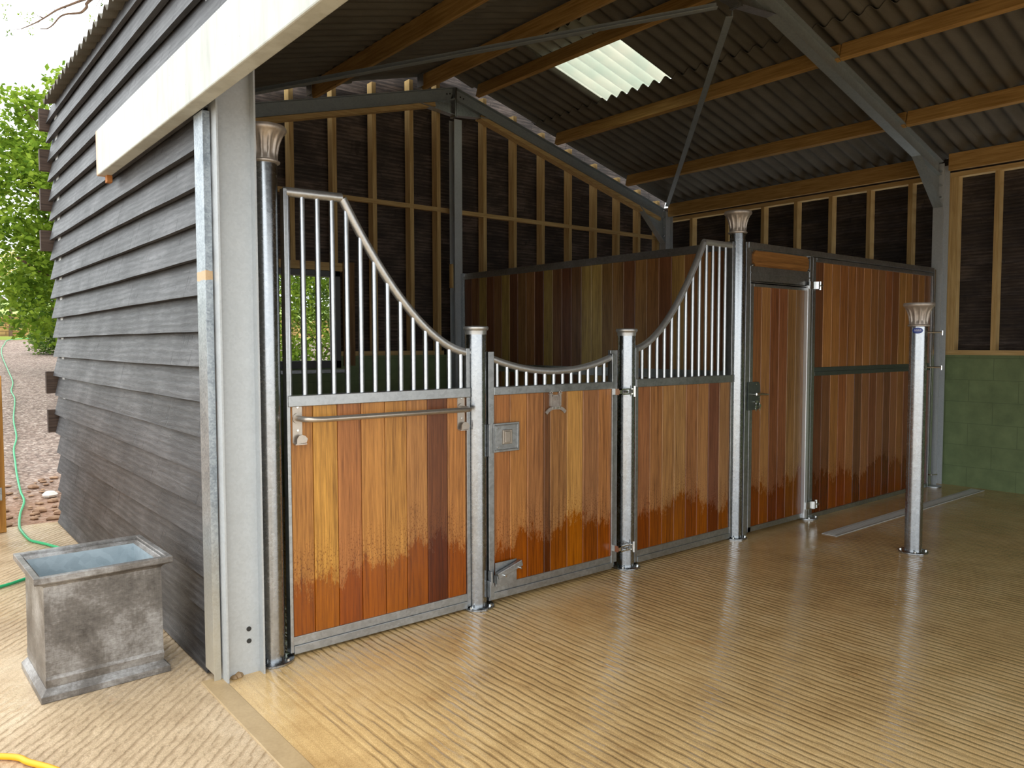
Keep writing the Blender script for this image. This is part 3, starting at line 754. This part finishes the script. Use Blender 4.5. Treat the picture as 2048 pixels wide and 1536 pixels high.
# slam latch plate
lp=MB(); lp.box(1.252,1.443,-.032,-.028,.868,1.034); lk=lp.build('latch_plate',M['galv'],gt,.002)
mb=MB()
for (a,b,c,d) in ((1.262,1.43,.878,.884),(1.262,1.43,1.018,1.024),(1.262,1.268,.878,1.024),(1.424,1.43,.878,1.024)): mb.box(a,b,-.038,-.032,c,d)
mb.build('raised_rim',M['galv'],lk,.002)
mb=MB(); mb.box(1.315,1.385,-.040,-.032,.912,.995); mb.box(1.328,1.365,-.046,-.040,.92,.987); mb.build('thumb_lever',M['nickel'],lk,.004)
for z in (.897,1.005): MB().tube([(1.283,-.036,z),(1.283,-.031,z)],.005,8).build('screw',M['bright'],lk)
# castle badge
bd=MB(); y0,y1=-.022,-.0135
def bb(a,b,c,d,dy=0): bd.box(a,b,y0-dy,y1,c,d)
bb(1.712,1.758,1.112,1.176,.002)                  # keep
bb(1.690,1.706,1.108,1.182,.003); bb(1.764,1.780,1.108,1.182,.003)   # towers
bb(1.704,1.766,1.106,1.166)
for x in (1.690,1.7,1.764,1.774): bb(x,x+.006,1.182,1.19,.003)
bb(1.684,1.71,1.178,1.184,.005); bb(1.76,1.786,1.178,1.184,.005)
for x,zz in ((1.688,1.197),(1.697,1.203),(1.706,1.195),(1.764,1.195),(1.773,1.203),(1.782,1.197)): bd.tube([(x,-.024,zz-.006),(x,-.024,zz)],.005,8)
for i in range(6): bb(1.715+.0072*i,1.7185+.0072*i,1.142,1.17,.005)
bo=bd.build('castle_badge',M['capital'],gt)
rb=MB(); prev=None
for i in range(12):
    u=-1+2*i/11; x=1.735+.078*u; z=1.098-.030*u*u*abs(u)+.0
    if prev: rb.beam((prev[0],-.024,prev[1]),(x,-.024,z),.008,.02,(0,0,1))
    prev=(x,z)
rb.build('badge_ribbon',M['capital'],bo)
rb=MB()
for i in range(6):
    x=1.705+.0115*i; rb.box(x,x+.006,-.031,-.028,1.092,1.104)
rb.build('ribbon_lettering',M['bright'],bo)
# kick latch
kl=MB().box(1.264,1.42,-.034,-.028,.095,.235).build('kick_plate',M['galv'],gt,.002)
mb=MB(); mb.beam((1.258,-.055,.165),(1.435,-.055,.215),.028,.036,(0,0,1)); mb.build('kick_lever',M['galv'],kl,.003)
mb=MB(); mb.box(1.255,1.285,-.06,-.03,.12,.165); mb.build('kick_latch_bolt',M['galv'],kl,.002)
MB().tube([(1.302,-.082,.165),(1.302,-.035,.165)],.007,8).build('screw',M['bright'],kl); MB().tube([(1.415,-.082,.19),(1.415,-.035,.19)],.006,8).build('screw',M['bright'],kl)
for z in (1.175,.155):
    mb=MB(); mb.box(2.24,2.375,-.078,-.070,z+.012,z+.02); mb.box(2.24,2.375,-.078,-.070,z-.02,z-.012)
    mb.box(2.24,2.26,-.078,-.0,z-.02,z+.02); mb.box(2.355,2.385,-.085,-.057,z-.02,z+.02)
    mb.tube([(2.372,-.085,z-.035),(2.372,-.085,z+.035)],.007,8); mb.tube([(2.30,-.09,z),(2.30,-.06,z)],.008,8); mb.build('hinge',M['bright'],gt)
# panel C-D
T_CD=[(170,104,68),(178,114,70),(182,124,78),(186,130,84),(168,106,68),(176,116,74),(134,78,58),(170,116,78)]
pc=thing('grille_panel','front panel of hardwood boards with rising curved grille between gate and tall centre post','stable panel',(3.0,0,0),'hardwood and bar panels of the stable front')
boards_x(2.478,3.51,.095,1.20,T_CD,0,.026).build('hardwood_boards',M['wood'],pc)
mb=MB(); rail(mb,2.45,2.478,.02,1.46,.045); rail(mb,3.51,3.535,.02,2.24,.045)
mb.box(2.478,3.51,-.026,.026,.015,.055); mb.box(2.478,3.51,-.02,.02,.055,.098); mb.build('frame',M['galv'],pc,.002)
MB().box(2.455,3.535,-.028,.028,1.195,1.25).build('middle_rail',M['galv'],pc,.003)
cv=[]
for i in range(25):
    x=2.44+(3.19-2.44)*i/24; u=(x-2.44)/.75; cv.append((x,0,1.445+(2.205-1.445)*(u**1.75)))
mb=MB(); mb.tube(cv,.0225,16); mb.tube([(3.19,0,2.212),(3.545,0,2.212)],.0225,16); mb.build('top_rail',M['rail'],pc)
for i in range(13):
    x=2.535+.0762*i; u=max(0,(x-2.44)/.75); zt=2.2 if x>=3.19 else 1.445+.76*(u**1.75)-.012
    MB().tube([(x,0,1.247),(x,0,zt)],.0122,12).build('bar',M['bar'],pc)
# partition behind (X = 3.6)
pal=[(150,98,62),(108,62,40),(166,130,72),(120,70,44),(140,90,58),(98,56,38),(160,122,66),(130,82,52)]
T_P=[(112,66,42),(130,84,52),(160,124,70),(116,68,42),(138,92,58),(164,128,72),(110,64,42),(150,104,66),(148,98,62),(108,62,42),(172,136,80),(128,82,54),(112,64,44),(120,78,52),(178,140,82),(176,138,80),(140,100,60),(150,104,64),(118,70,46),(150,104,64),(140,92,56),(112,66,42),(160,118,70),(130,84,52),(150,100,62),(120,74,48)]
pt=thing('stall_partition','tall solid hardwood partition between the two stables, running back to the gable','partition',(3.6,1.8,0))
T_P=[tuple(min(235,int(c*1.13)) for c in t) for t in T_P]; T_P.reverse()
boards_x(.09,3.49,1.255,2.19,T_P,3.6,.028,axis='Y').build('upper_boards',M['wood'],pt)
boards_x(.09,3.49,.04,1.2,T_P,3.6,.028,axis='Y').build('lower_boards',M['wood'],pt)
mb=MB(); mb.box(3.572,3.628,.055,3.53,2.19,2.225); mb.box(3.582,3.618,.055,3.53,2.225,2.255); mb.build('top_channel',M['galv'],pt,.002)
mb=MB(); mb.box(3.572,3.628,.055,3.53,1.2,1.245); mb.box(3.582,3.618,.055,3.53,1.235,1.275); mb.build('middle_rail',M['galv'],pt,.002)
mb=MB(); mb.box(3.575,3.625,3.49,3.55,0,2.26); mb.box(3.575,3.625,.055,.09,.0,2.24); mb.box(3.575,3.625,.09,3.49,0,.04); mb.build('frame',M['galv'],pt,.002)
# doorway bay D-E
db=thing('doorway_frame','galvanised doorframe with a hardwood sign plank above the second stable door','door frame',(4.15,0,0))
mb=MB(); mb.box(3.672,3.698,-.03,.03,.0,2.25); mb.box(3.698,3.738,-.022,.022,0,2.22); mb.box(4.575,4.62,-.03,.03,.0,2.25)
mb.build('jamb',M['galv'],db,.003)
MB().box(3.698,6.93,-.035,.035,2.205,2.252).build('top_channel',M['galv'],db,.003)
MB().box(3.738,4.6,-.024,-.018,1.94,2.075).build('header_plate',M['galv'],db,.002)
mb=MB(); mb.box(3.738,4.6,-.03,-.018,2.02,2.028); mb.box(3.738,4.6,-.03,-.018,1.95,1.956); mb.box(3.70,4.6,-.012,.012,2.05,2.21); mb.build('header_lip',M['galv'],db)
c=.03; x0,x1,z0,z1=3.765,4.555,2.075,2.195
mb=MB(); mb.cur=L(160,104,58)[:3]+(.3,); mb.prism([(x0+c,z0),(x1-c,z0),(x1,z0+c),(x1,z1-c),(x1-c,z1),(x0+c,z1),(x0,z1-c),(x0,z0+c)],lambda a,b,d:(a,d,b),-.03,-.014)
sp=mb.build('sign_plank',M['wood_h'],db)
for a in (x0-.004,x1+.004):
    for b in (z0+.006,z1-.006): MB().tube([(a,-.034,b),(a,-.018,b)],.008,8).build('screw',M['bright'],sp)
pe=thing('door_post','square galvanised hinge post with round base plate at the right of the stable door','post',(4.65,0,0))
MB().box(4.62,4.672,-.03,.03,.01,2.2).build('box_section',M['galv'],pe,.004)
mb=MB(); plate(mb,4.645,0,.088); mb.build('base_plate',M['galv'],pe)
bolts(pe,4.645,0,.074,-.8,4)
dr=thing('stable_door','full-height hardwood stable door with lever handle plate on its left edge','door',(4.15,0,0))
T_D=[(156,96,58),(170,112,68),(148,84,52),(152,88,56),(158,108,66),(150,104,66)]
boards_x(3.785,4.525,.06,1.935,T_D,0,.026,[1,1,1,1,1,1]).build('hardwood_boards',M['wood'],dr)
mb=MB(); mb.box(3.742,3.785,-.024,.024,.02,1.965); mb.box(3.742,4.57,-.024,.024,.02,.06); mb.box(3.785,4.57,-.024,.024,1.92,1.965); mb.box(4.57,4.575,-.02,.02,.02,1.965)
mb.build('frame',M['galv'],dr,.003)
MB().box(4.525,4.569,-.045,.024,.021,1.964).build('hinge_stile',M['lit'],dr,.004)
for z in (1.965,.125):
    mb=MB(); mb.box(4.54,4.70,-.056,-.046,z-.03,z+.03); mb.lathe(4.70,-.05,[(.014,z-.035),(.014,z+.035)],14); mb.lathe(4.64,-.058,[(.022,z-.03),(.022,z+.03)],16)
    mb.tube([(4.70,-.075,z),(4.70,-.045,z)],.012,8); mb.build('hinge',M['bright'],dr)
lp=MB(); a,b,c_,d=3.712,3.868,.972,1.188; ch=.022
lp.prism([(a,c_),(b-ch,c_),(b,c_+ch),(b,d-ch),(b-ch,d),(a,d)],lambda p,q,e:(p,e,q),-.036,-.026); hp=lp.build('handle_plate',M['dark_metal'],dr,.001)
mb=MB(); mb.tube([(3.765,-.036,1.095),(3.765,-.075,1.096)],.011,10); mb.tube([(3.762,-.075,1.096),(3.83,-.078,1.095),(3.87,-.078,1.092),(3.925,-.07,1.088)],[.010,.011,.009,.007],10); mb.build('lever_handle',M['bright'],hp)
MB().tube([(3.795,-.036,1.035),(3.795,-.048,1.035)],.013,12).build('key_cylinder',M['bright'],hp)
for x,z in ((3.81,1.172),(3.847,1.07),(3.80,.985)): MB().tube([(x,-.042,z),(x,-.034,z)],.006,8).build('screw',M['bright'],hp)
ks=thing('key_ring','small bunch of keys hanging on a ring in the stable door lock','keys',(3.80,-.05,1.03))
def key(x0,z0,x1,z1,y):
    mb=MB(); mb.tube([(x0,y,z0),(x0,y-.003,z0)],.011,12); mb.beam((x0,y-.0015,z0),(x1,y-.0015,z1),.002,.007,(1,0,0)); mb.build('key',M['bright'],ks)
key(3.795,1.035,3.795,1.02,-.056); key(3.775,1.0,3.78,.965,-.06); key(3.835,1.005,3.828,.965,-.06)
MB().tube([(3.805+.025*cos(2*pi*k/20),-.058,1.022+.02*sin(2*pi*k/20)) for k in range(21)],.0018,6,False).build('ring',M['bright'],ks)
# panel E-F
T_EFu=[(84,44,30),(176,112,62),(172,108,60),(160,94,52),(164,100,56),(150,92,56),(168,106,60),(150,96,58),(132,84,54),(144,80,50),(110,60,36),(170,116,62),(168,112,60),(126,82,54),(170,114,62),(120,74,48)]
T_EFl=[(96,48,32),(110,64,44),(172,108,56),(160,86,50),(166,104,64),(90,54,38),(150,92,60),(118,62,42),(142,88,58),(104,58,40),(136,80,54),(156,96,54),(112,60,42),(130,78,52),(150,90,54),(120,68,46)]
T_EFu=[tuple(int((c*.65+m*.35)*1.1) for c,m in zip(t,(148,94,54))) for t in T_EFu]; T_EFl=[tuple(int((c*.6+m*.4)*1.12) for c,m in zip(t,(134,84,52))) for t in T_EFl]
ef=thing('boarded_screen','wide plain two-tier hardwood screen from the stable door to the right wall','screen',(5.8,0,0))
boards_x(4.685,6.925,1.25,2.195,T_EFu,0,.026).build('upper_boards',M['wood'],ef)
boards_x(4.685,6.925,.035,1.212,T_EFl,0,.026).build('lower_boards',M['wood'],ef)
mb=MB(); mb.box(4.68,6.93,-.028,.028,1.21,1.245); mb.box(4.68,6.93,-.02,.02,1.245,1.282); mb.build('middle_rail',M['dark_metal'],ef,.002)
mb=MB(); mb.box(4.68,6.93,-.03,.03,2.165,2.2); mb.box(4.674,6.93,-.028,.028,.0,.038); mb.box(6.925,6.965,-.03,.03,0,2.25); mb.build('frame',M['galv'],ef,.002)
jp=thing('wall_post','pale galvanised end post against the right wall where the wide panel ends','post',(6.99,0,0))
MB().box(6.97,7.005,-.028,.028,.01,2.24).build('box_section',M['bright'],jp,.003)
MB().lathe(6.99,-.06,[(.075,.001),(.075,.010)],30).build('base_plate',M['galv'],jp)
mb=MB(); mb.tube([(6.93,-.06,.13),(7.0,-.09,.13)],.006,8); mb.tube([(6.93,-.03,.13),(6.93,-.06,.13)],.006,8); mb.build('hinge_lug',M['bright'],jp)
# ---------------------------------------------------------------- drain
dn=thing('drain_channel','long narrow galvanised slotted drain grating set in the wet floor','drain',(5.6,-.42,0))
mb=MB(); mb.box(4.23,7.15,-.485,-.478,-.0,.006); mb.box(4.23,7.15,-.372,-.365,-.0,.006); mb.build('channel_edge',M['drain'],dn)
for k in range(3):
    xa=4.235+k*.973; mb=MB(); mb.box(xa,xa+.968,-.478,-.462,0,.005); mb.box(xa,xa+.968,-.388,-.372,0,.005)
    i=0
    while xa+i*.022<xa+.955: mb.box(xa+i*.022,xa+i*.022+.013,-.462,-.388,0,.005); i+=1
    mb.build('grating',M['drain'],dn)
# ---------------------------------------------------------------- planter
PC=Vector((-.698,.425,0)); ang=radians(1.5)
pl=thing('planter','weathered rectangular zinc planter, empty, with moulded rim and plinth, beside the black cladding','planter',(0,0,0))
pl.location=PC; pl.rotation_euler=(0,0,ang); ORG[pl.name]=(0,0,0)
def ring(mb,w0,d0,w1,d1,z0,z1):
    v=[]
    for (w,d,z) in ((w0,d0,z0),(w1,d1,z1)):
        v+=[(-w/2,-d/2,z),(w/2,-d/2,z),(w/2,d/2,z),(-w/2,d/2,z)]
    return mb.add(v,[(0,1,5,4),(1,2,6,5),(2,3,7,6),(3,0,4,7)])
def stack(mb,prof,close=True):
    for (a,b) in zip(prof[:-1],prof[1:]): ring(mb,a[0],a[1],b[0],b[1],a[2],b[2])
mb=MB(); stack(mb,[(.46,.435,.03),(.468,.442,.07),(.47,.445,.085),(.465,.44,.10),(.462,.437,.485)]); mb.build('body',M['zinc'],pl)
mb=MB(); stack(mb,[(.51,.485,.0),(.51,.485,.026),(.466,.44,.052),(.46,.434,.05)]); mb.build('plinth',M['zinc'],pl,.002)
mb=MB(); stack(mb,[(.462,.437,.478),(.472,.447,.486),(.50,.475,.494),(.535,.51,.5),(.541,.516,.505),(.541,.516,.528),(.537,.512,.531),(.497,.472,.531),(.492,.467,.526),(.490,.465,.515),(.478,.453,.511),(.472,.447,.517),(.455,.43,.50)]); mb.build('rim',M['zinc'],pl)
mb=MB(); stack(mb,[(.455,.43,.502),(.445,.42,.12)]); mb.add([(-.2225,-.21,.12),(.2225,-.21,.12),(.2225,.21,.12),(-.2225,.21,.12)],[(0,1,2,3)]); mb.build('liner',M['zinc_liner'],pl)
# ---------------------------------------------------------------- hoses
def smooth(pts,n=6):
    out=[]; P_=[Vector(p) for p in pts]
    for i in range(len(P_)-1):
        p0=P_[max(0,i-1)];p1=P_[i];p2=P_[i+1];p3=P_[min(len(P_)-1,i+2)]
        for k in range(n):
            t=k/n; out.append(.5*((2*p1)+(p2-p0)*t+(2*p0-5*p1+4*p2-p3)*t*t+(3*p1-p0-3*p2+p3)*t**3))
    out.append(P_[-1]); return out
hp_=[(-1.6,1.85,0),(-1.2,2.0,0),(-.9,2.1,0),(-.773,2.18,0),(-.55,2.35,0),(-.42,2.7,0),(-.5,3.04,0),(-.55,3.18,0),(-.59,3.31,0),(-.60,3.62,0),(-.59,3.89,0),(-.52,4.43,0),(-.42,5.02,0),(-.40,5.43,.03),(-.34,6.21,.1),(-.28,6.85,.15),(-.21,7.58,.21),(-.09,8.38,.28),(.04,9.8,.39),(.29,11.84,.56),(.36,12.92,.65),(.53,14.22,.76),(.69,16.46,.94),(.89,19.31,1.17),(1.09,21.43,1.35),(1.32,23.07,1.48),(1.67,24.95,1.64),(2.5,25.6,1.66)]
tag(MB().tube([Vector((p.x,p.y,gz(p.y)+.011)) for p in smooth(hp_)],.010,10).build('garden_hose',M['hose'],None,loc=(-.55,3.2,0)),'long thin green garden hose winding from behind the planter up the gravel track','hose')
tag(MB().tube(smooth([(-1.9,.35,.012),(-1.5,.05,.012),(-1.128,-.219,.012),(-1.051,-.335,.012),(-.974,-.485,.012),(-.9,-.75,.012),(-.95,-1.2,.012)]),.011,12).build('yellow_hose',M['yellow'],None,loc=(-1.1,-.2,0)),'bright yellow-orange hose lying on the concrete in the bottom left corner','hose')
# ---------------------------------------------------------------- gate post at left edge
gp_=thing('timber_gate','orange timber gate post with board and galvanised hinge plates at the left picture edge','gate',(-.73,3.8,0))
MB().box(-.775,-.69,3.76,3.85,0,1.24).build('gate_post',M['gatewood'],gp_,.004)
MB().box(-1.9,-.735,3.69,3.74,.04,1.18).build('gate_boards',M['gatewood'],gp_,.004)
for z in (1.03,.32): MB().box(-.81,-.72,3.682,3.689,z-.05,z+.05).build('hinge_plate',M['galv'],gp_,.001)
# rubble at the end of the slab
rr=random.Random(9)
tagR='reddish rubble stone lying at the edge of the concrete by the barn corner'
placed=[(-.19,5.15,.1)]
hs_=[(-.60,3.62),(-.59,3.89),(-.52,4.43),(-.42,5.02),(-.40,5.43),(-.34,6.21)]
for i in range(900):
    x=rr.uniform(-.75,.0); y=rr.uniform(4.02,6.0); q=rr.choice((.018,.022,.03,.04,.055))*rr.uniform(.8,1.15)
    hx=min(abs(x-(a_[0]+(b_[0]-a_[0])*min(1,max(0,(y-a_[1])/(b_[1]-a_[1])))))+(9 if not (a_[1]-.1<=y<=b_[1]+.1) else 0) for a_,b_ in zip(hs_[:-1],hs_[1:]))
    if hx<q*1.5+.03 or any((x-u)**2+(y-v)**2<((q+w_)*1.35)**2 for u,v,w_ in placed): continue
    if len(placed)>58: break
    placed.append((x,y,q)); mb=MB(); ph=rr.uniform(0,6)
    pr=[(.01,-.25),(.8,-.25),(1,.05),(.85,.3),(.45,.46),(.01,.5)]
    mb.lathe(x,y,[(a*q*1.2,gz(y)+b*q) for a,b in pr],7,lambda t,z:q*.25*sin(2*t+ph)+q*.15*sin(3*t+ph*2+z*30))
    tag(mb.build('rubble_stone',M['rock'],None,loc=(x,y,gz(y))),tagR,'stone','rubble stones by the barn corner')
tag(MB().lathe(-.19,5.15,[(.002,.0),(.06,.01),(.07,.03),(.04,.06),(.002,.065)],7).build('white_stone',simple('pale_stone',L(220,214,206),.8),None,loc=(-.19,5.15,0)),'single white stone lying on the reddish rubble','stone')
# dropped silt along the corner
for (x,y,s) in ((-.22,-.06,.028),(-.2,-.045,.02),(-.24,-.075,.018),(-.235,-.05,.022)):
    mb=MB(); mb.lathe(x,y,[(.001,0),(s,.002),(s*.8,s*.5),(s*.3,s*.8),(.001,s*.82)],9,lambda t,z:s*.15*sin(3*t)); tag(mb.build('mortar_crumb',M['dirt'],None,loc=(x,y,0)),'small lump of sandy mortar at the foot of the big white column','debris','mortar crumbs at the column foot')
# ---------------------------------------------------------------- trees
def leaves(mb,rnd,blobs,n,size,flat=.5):
    tot=sum(b[3]**2 for b in blobs)
    for (cx,cy,cz,r) in blobs:
        k=int(n*r*r/tot)
        for _ in range(k):
            u=rnd.uniform(-1,1); t=rnd.uniform(0,2*pi); q=math.sqrt(1-u*u); rad=r*(rnd.uniform(.45,1.05))
            p=Vector((cx+rad*q*cos(t),cy+rad*q*sin(t),cz+rad*u*.85))
            s=size*rnd.uniform(.6,1.3)
            a=Vector((rnd.gauss(0,1),rnd.gauss(0,1),rnd.gauss(0,.5))).normalized(); b=a.orthogonal().normalized()
            b=(b*cos(rnd.uniform(0,6))+a.cross(b)*sin(rnd.uniform(0,6))).normalized()
            mb.add([p,p+a*s*.5+b*s*.3,p+a*s,p+a*s*.5-b*s*.3],[(0,1,2,3)])
def tree(x,y,h,blobs,n,size,mat,label,seed,trunk=.16,cat='tree',name='leafy_tree',group='trees behind the barn'):
    rnd=random.Random(seed); z=gz(y)
    t=thing(name,label,cat,(x,y,z),group)
    mb=MB(); leaves(mb,rnd,[(x+a,y+b,z+c,r) for a,b,c,r in blobs],n,size); mb.build('foliage',mat,t)
    mb=MB(); mb.tube([(x,y,z-.1),(x+.05,y,z+h*.35),(x-.05,y+.1,z+h*.6)],[trunk,trunk*.8,trunk*.5],10)
    for (a,b,c,r) in blobs: mb.tube([(x,y,z+h*.3),(x+a*.5,y+b*.5,z+c*.7),(x+a,y+b,z+c)],[trunk*.45,trunk*.28,trunk*.1],6)
    mb.build('trunk',M['bark'],t)
rb_=random.Random(5)
tree(2.4,10.8,5.5,[(-1.9,0,3.2,1.05),(-1.5,.4,4.3,.9),(-2.2,-.1,2.4,.9),(-1.2,-.5,3.6,1.1),(0,0,4.2,1.6),(-1.0,0,2.6,1.1),(.6,0,2.6,1.5),(-2.3,.2,3.9,.7),(-1.7,0,1.6,.7),(1.4,0,4,1.3),(-2.0,0,4.75,.35),(-1.35,0,5.1,.4)],30000,.105,M['leaf'],'bright green leafy tree rising behind the left edge of the barn',3)
tree(6.2,15.5,6,[(-2.8,0,3.0,1.6),(-4.0,0,2.2,1.5),(-4.9,.5,1.6,1.0),(-1.2,0,3.4,1.8),(.8,0,2.5,1.8),(-3.6,1,3.9,1.2)],22000,.13,M['leaf2'],'darker green tree lower down behind the bright tree and beyond the gable window',8)
tree(4.7,8.6,3,[(-.6,0,.9,.8),(0,.2,1.9,.8),(.5,0,1.0,.8),(-.3,0,2.6,.7),(.7,.3,2.2,.8),(-1.1,.2,1.9,.7),(-1.0,.1,.7,.7),(-.4,.1,3.2,.6)],16000,.075,M['leaf'],'bushy green shrub seen through the barred window in the gable',12,.05,'shrub','leafy_shrub','shrubs behind the barn')
tree(2.25,20.2,1.4,[(-.25,0,.35,.5),(.2,0,.6,.6),(.8,0,.7,.7),(.05,.1,.95,.4)],7000,.09,M['leaf2'],'rounded green shrub at the bend of the gravel track',17,.03,'shrub','leafy_shrub','shrubs behind the barn')
tree(2.0,27.8,3.5,[(-.8,0,2.0,.9),(.4,0,2.2,.9),(-1.8,0,2.3,.8),(1.6,0,2.1,.9)],5000,.12,M['leaf3'],'pale yellow blossoming tree above the distant stone wall',21,.06)
# overhanging twig
tw=thing('overhanging_branch','thin bare branch with a few sprouting leaf clusters against the white sky','branch',(.25,6,4.9))
b1=[(-.192,4.72),(-.08,4.80),(.017,4.884),(.14,5.0),(.256,5.081),(.381,5.166),(.6,5.3),(1.2,5.62),(2.6,5.9)]; b2=[(-.017,4.784),(.05,4.80),(.107,4.856),(.17,4.95),(.231,4.996),(.30,5.02),(.368,5.048),(.40,5.08),(.432,5.128),(.448,5.185),(.7,5.42),(1.2,5.62)]
for k,b in enumerate((b1,b2)):
    pp=smooth([(x,6+.05*k,z) for x,z in b],3); n_=len(pp); MB().tube(pp,[.004+.016*i/n_ for i in range(n_)],7).build('twig',M['bark'],tw)
lv=[(-.31,4.938),(-.094,4.901),(.094,4.878),(-.302,4.652),(-.104,4.716),(.574,5.155),(-.327,4.795),(.45,5.0),(.5,4.93),(-.2,4.87),(-.13,4.83)]
rnd=random.Random(2); mb=MB(); tg=MB()
for (x,z) in lv:
    for _ in range(9):
        p=Vector((x+rnd.gauss(0,.015),6+rnd.gauss(0,.02),z+rnd.gauss(0,.013))); a=Vector((rnd.gauss(0,1),rnd.gauss(0,1),rnd.gauss(0,1))).normalized(); b=a.orthogonal().normalized(); s=.035
        mb.add([p,p+a*s*.5+b*s*.25,p+a*s,p+a*s*.5-b*s*.25],[(0,1,2,3)])
    bx=min(b1,key=lambda q:(q[0]-x-.15)**2+(q[1]-z-.1)**2)
    tg.tube([(x,6,z),((x+bx[0])/2,6.02,(z+bx[1])/2+.02),(bx[0],6,bx[1])],[.0015,.0022,.003],5)
mb.build('leaf_cluster',M['leaf'],tw); tg.build('twiglet',M['bark'],tw)
# ---------------------------------------------------------------- light
w=bpy.data.worlds.new('overcast_sky'); S.world=w; w.use_nodes=True; nt=w.node_tree; bg=nt.nodes['Background']
tc=nt.nodes.new('ShaderNodeTexCoord'); sp_=nt.nodes.new('ShaderNodeSeparateXYZ'); rp_=nt.nodes.new('ShaderNodeValToRGB')
nt.links.new(tc.outputs['Generated'],sp_.inputs[0]); nt.links.new(sp_.outputs[2],rp_.inputs[0])
rp_.color_ramp.elements[0].position=0; rp_.color_ramp.elements[0].color=(.78,.83,.86,1)
rp_.color_ramp.elements[1].position=.6; rp_.color_ramp.elements[1].color=(.95,.985,1,1)
nt.links.new(rp_.outputs[0],bg.inputs[0]); bg.inputs[1].default_value=1.6
# ---------------------------------------------------------------- camera
cam=bpy.data.cameras.new('camera'); co_=bpy.data.objects.new('camera',cam); COL.objects.link(co_)
cx,cy,cz,yaw,pit,rol,fpx=-1.406,-3.4643,1.4817,.6832,-.0515,-.0016,1545.4
F=Vector((sin(yaw)*cos(pit),cos(yaw)*cos(pit),sin(pit))); R1=Vector((cos(yaw),-sin(yaw),0)); U=R1.cross(F)
R2=R1*cos(rol)+U*sin(rol); U2=U*cos(rol)-R1*sin(rol)
mw=Matrix((( R2.x,U2.x,-F.x,cx),(R2.y,U2.y,-F.y,cy),(R2.z,U2.z,-F.z,cz),(0,0,0,1)))
co_.matrix_world=mw; cam.sensor_width=36; cam.lens=36*fpx/2048; cam.clip_start=.05; cam.clip_end=200
S.camera=co_
S.view_settings.view_transform='Standard'; S.view_settings.look='None'; S.view_settings.gamma=1; S.view_settings.exposure=.93
S.view_settings.use_curve_mapping=False
S.cycles.max_bounces=10; S.cycles.diffuse_bounces=6
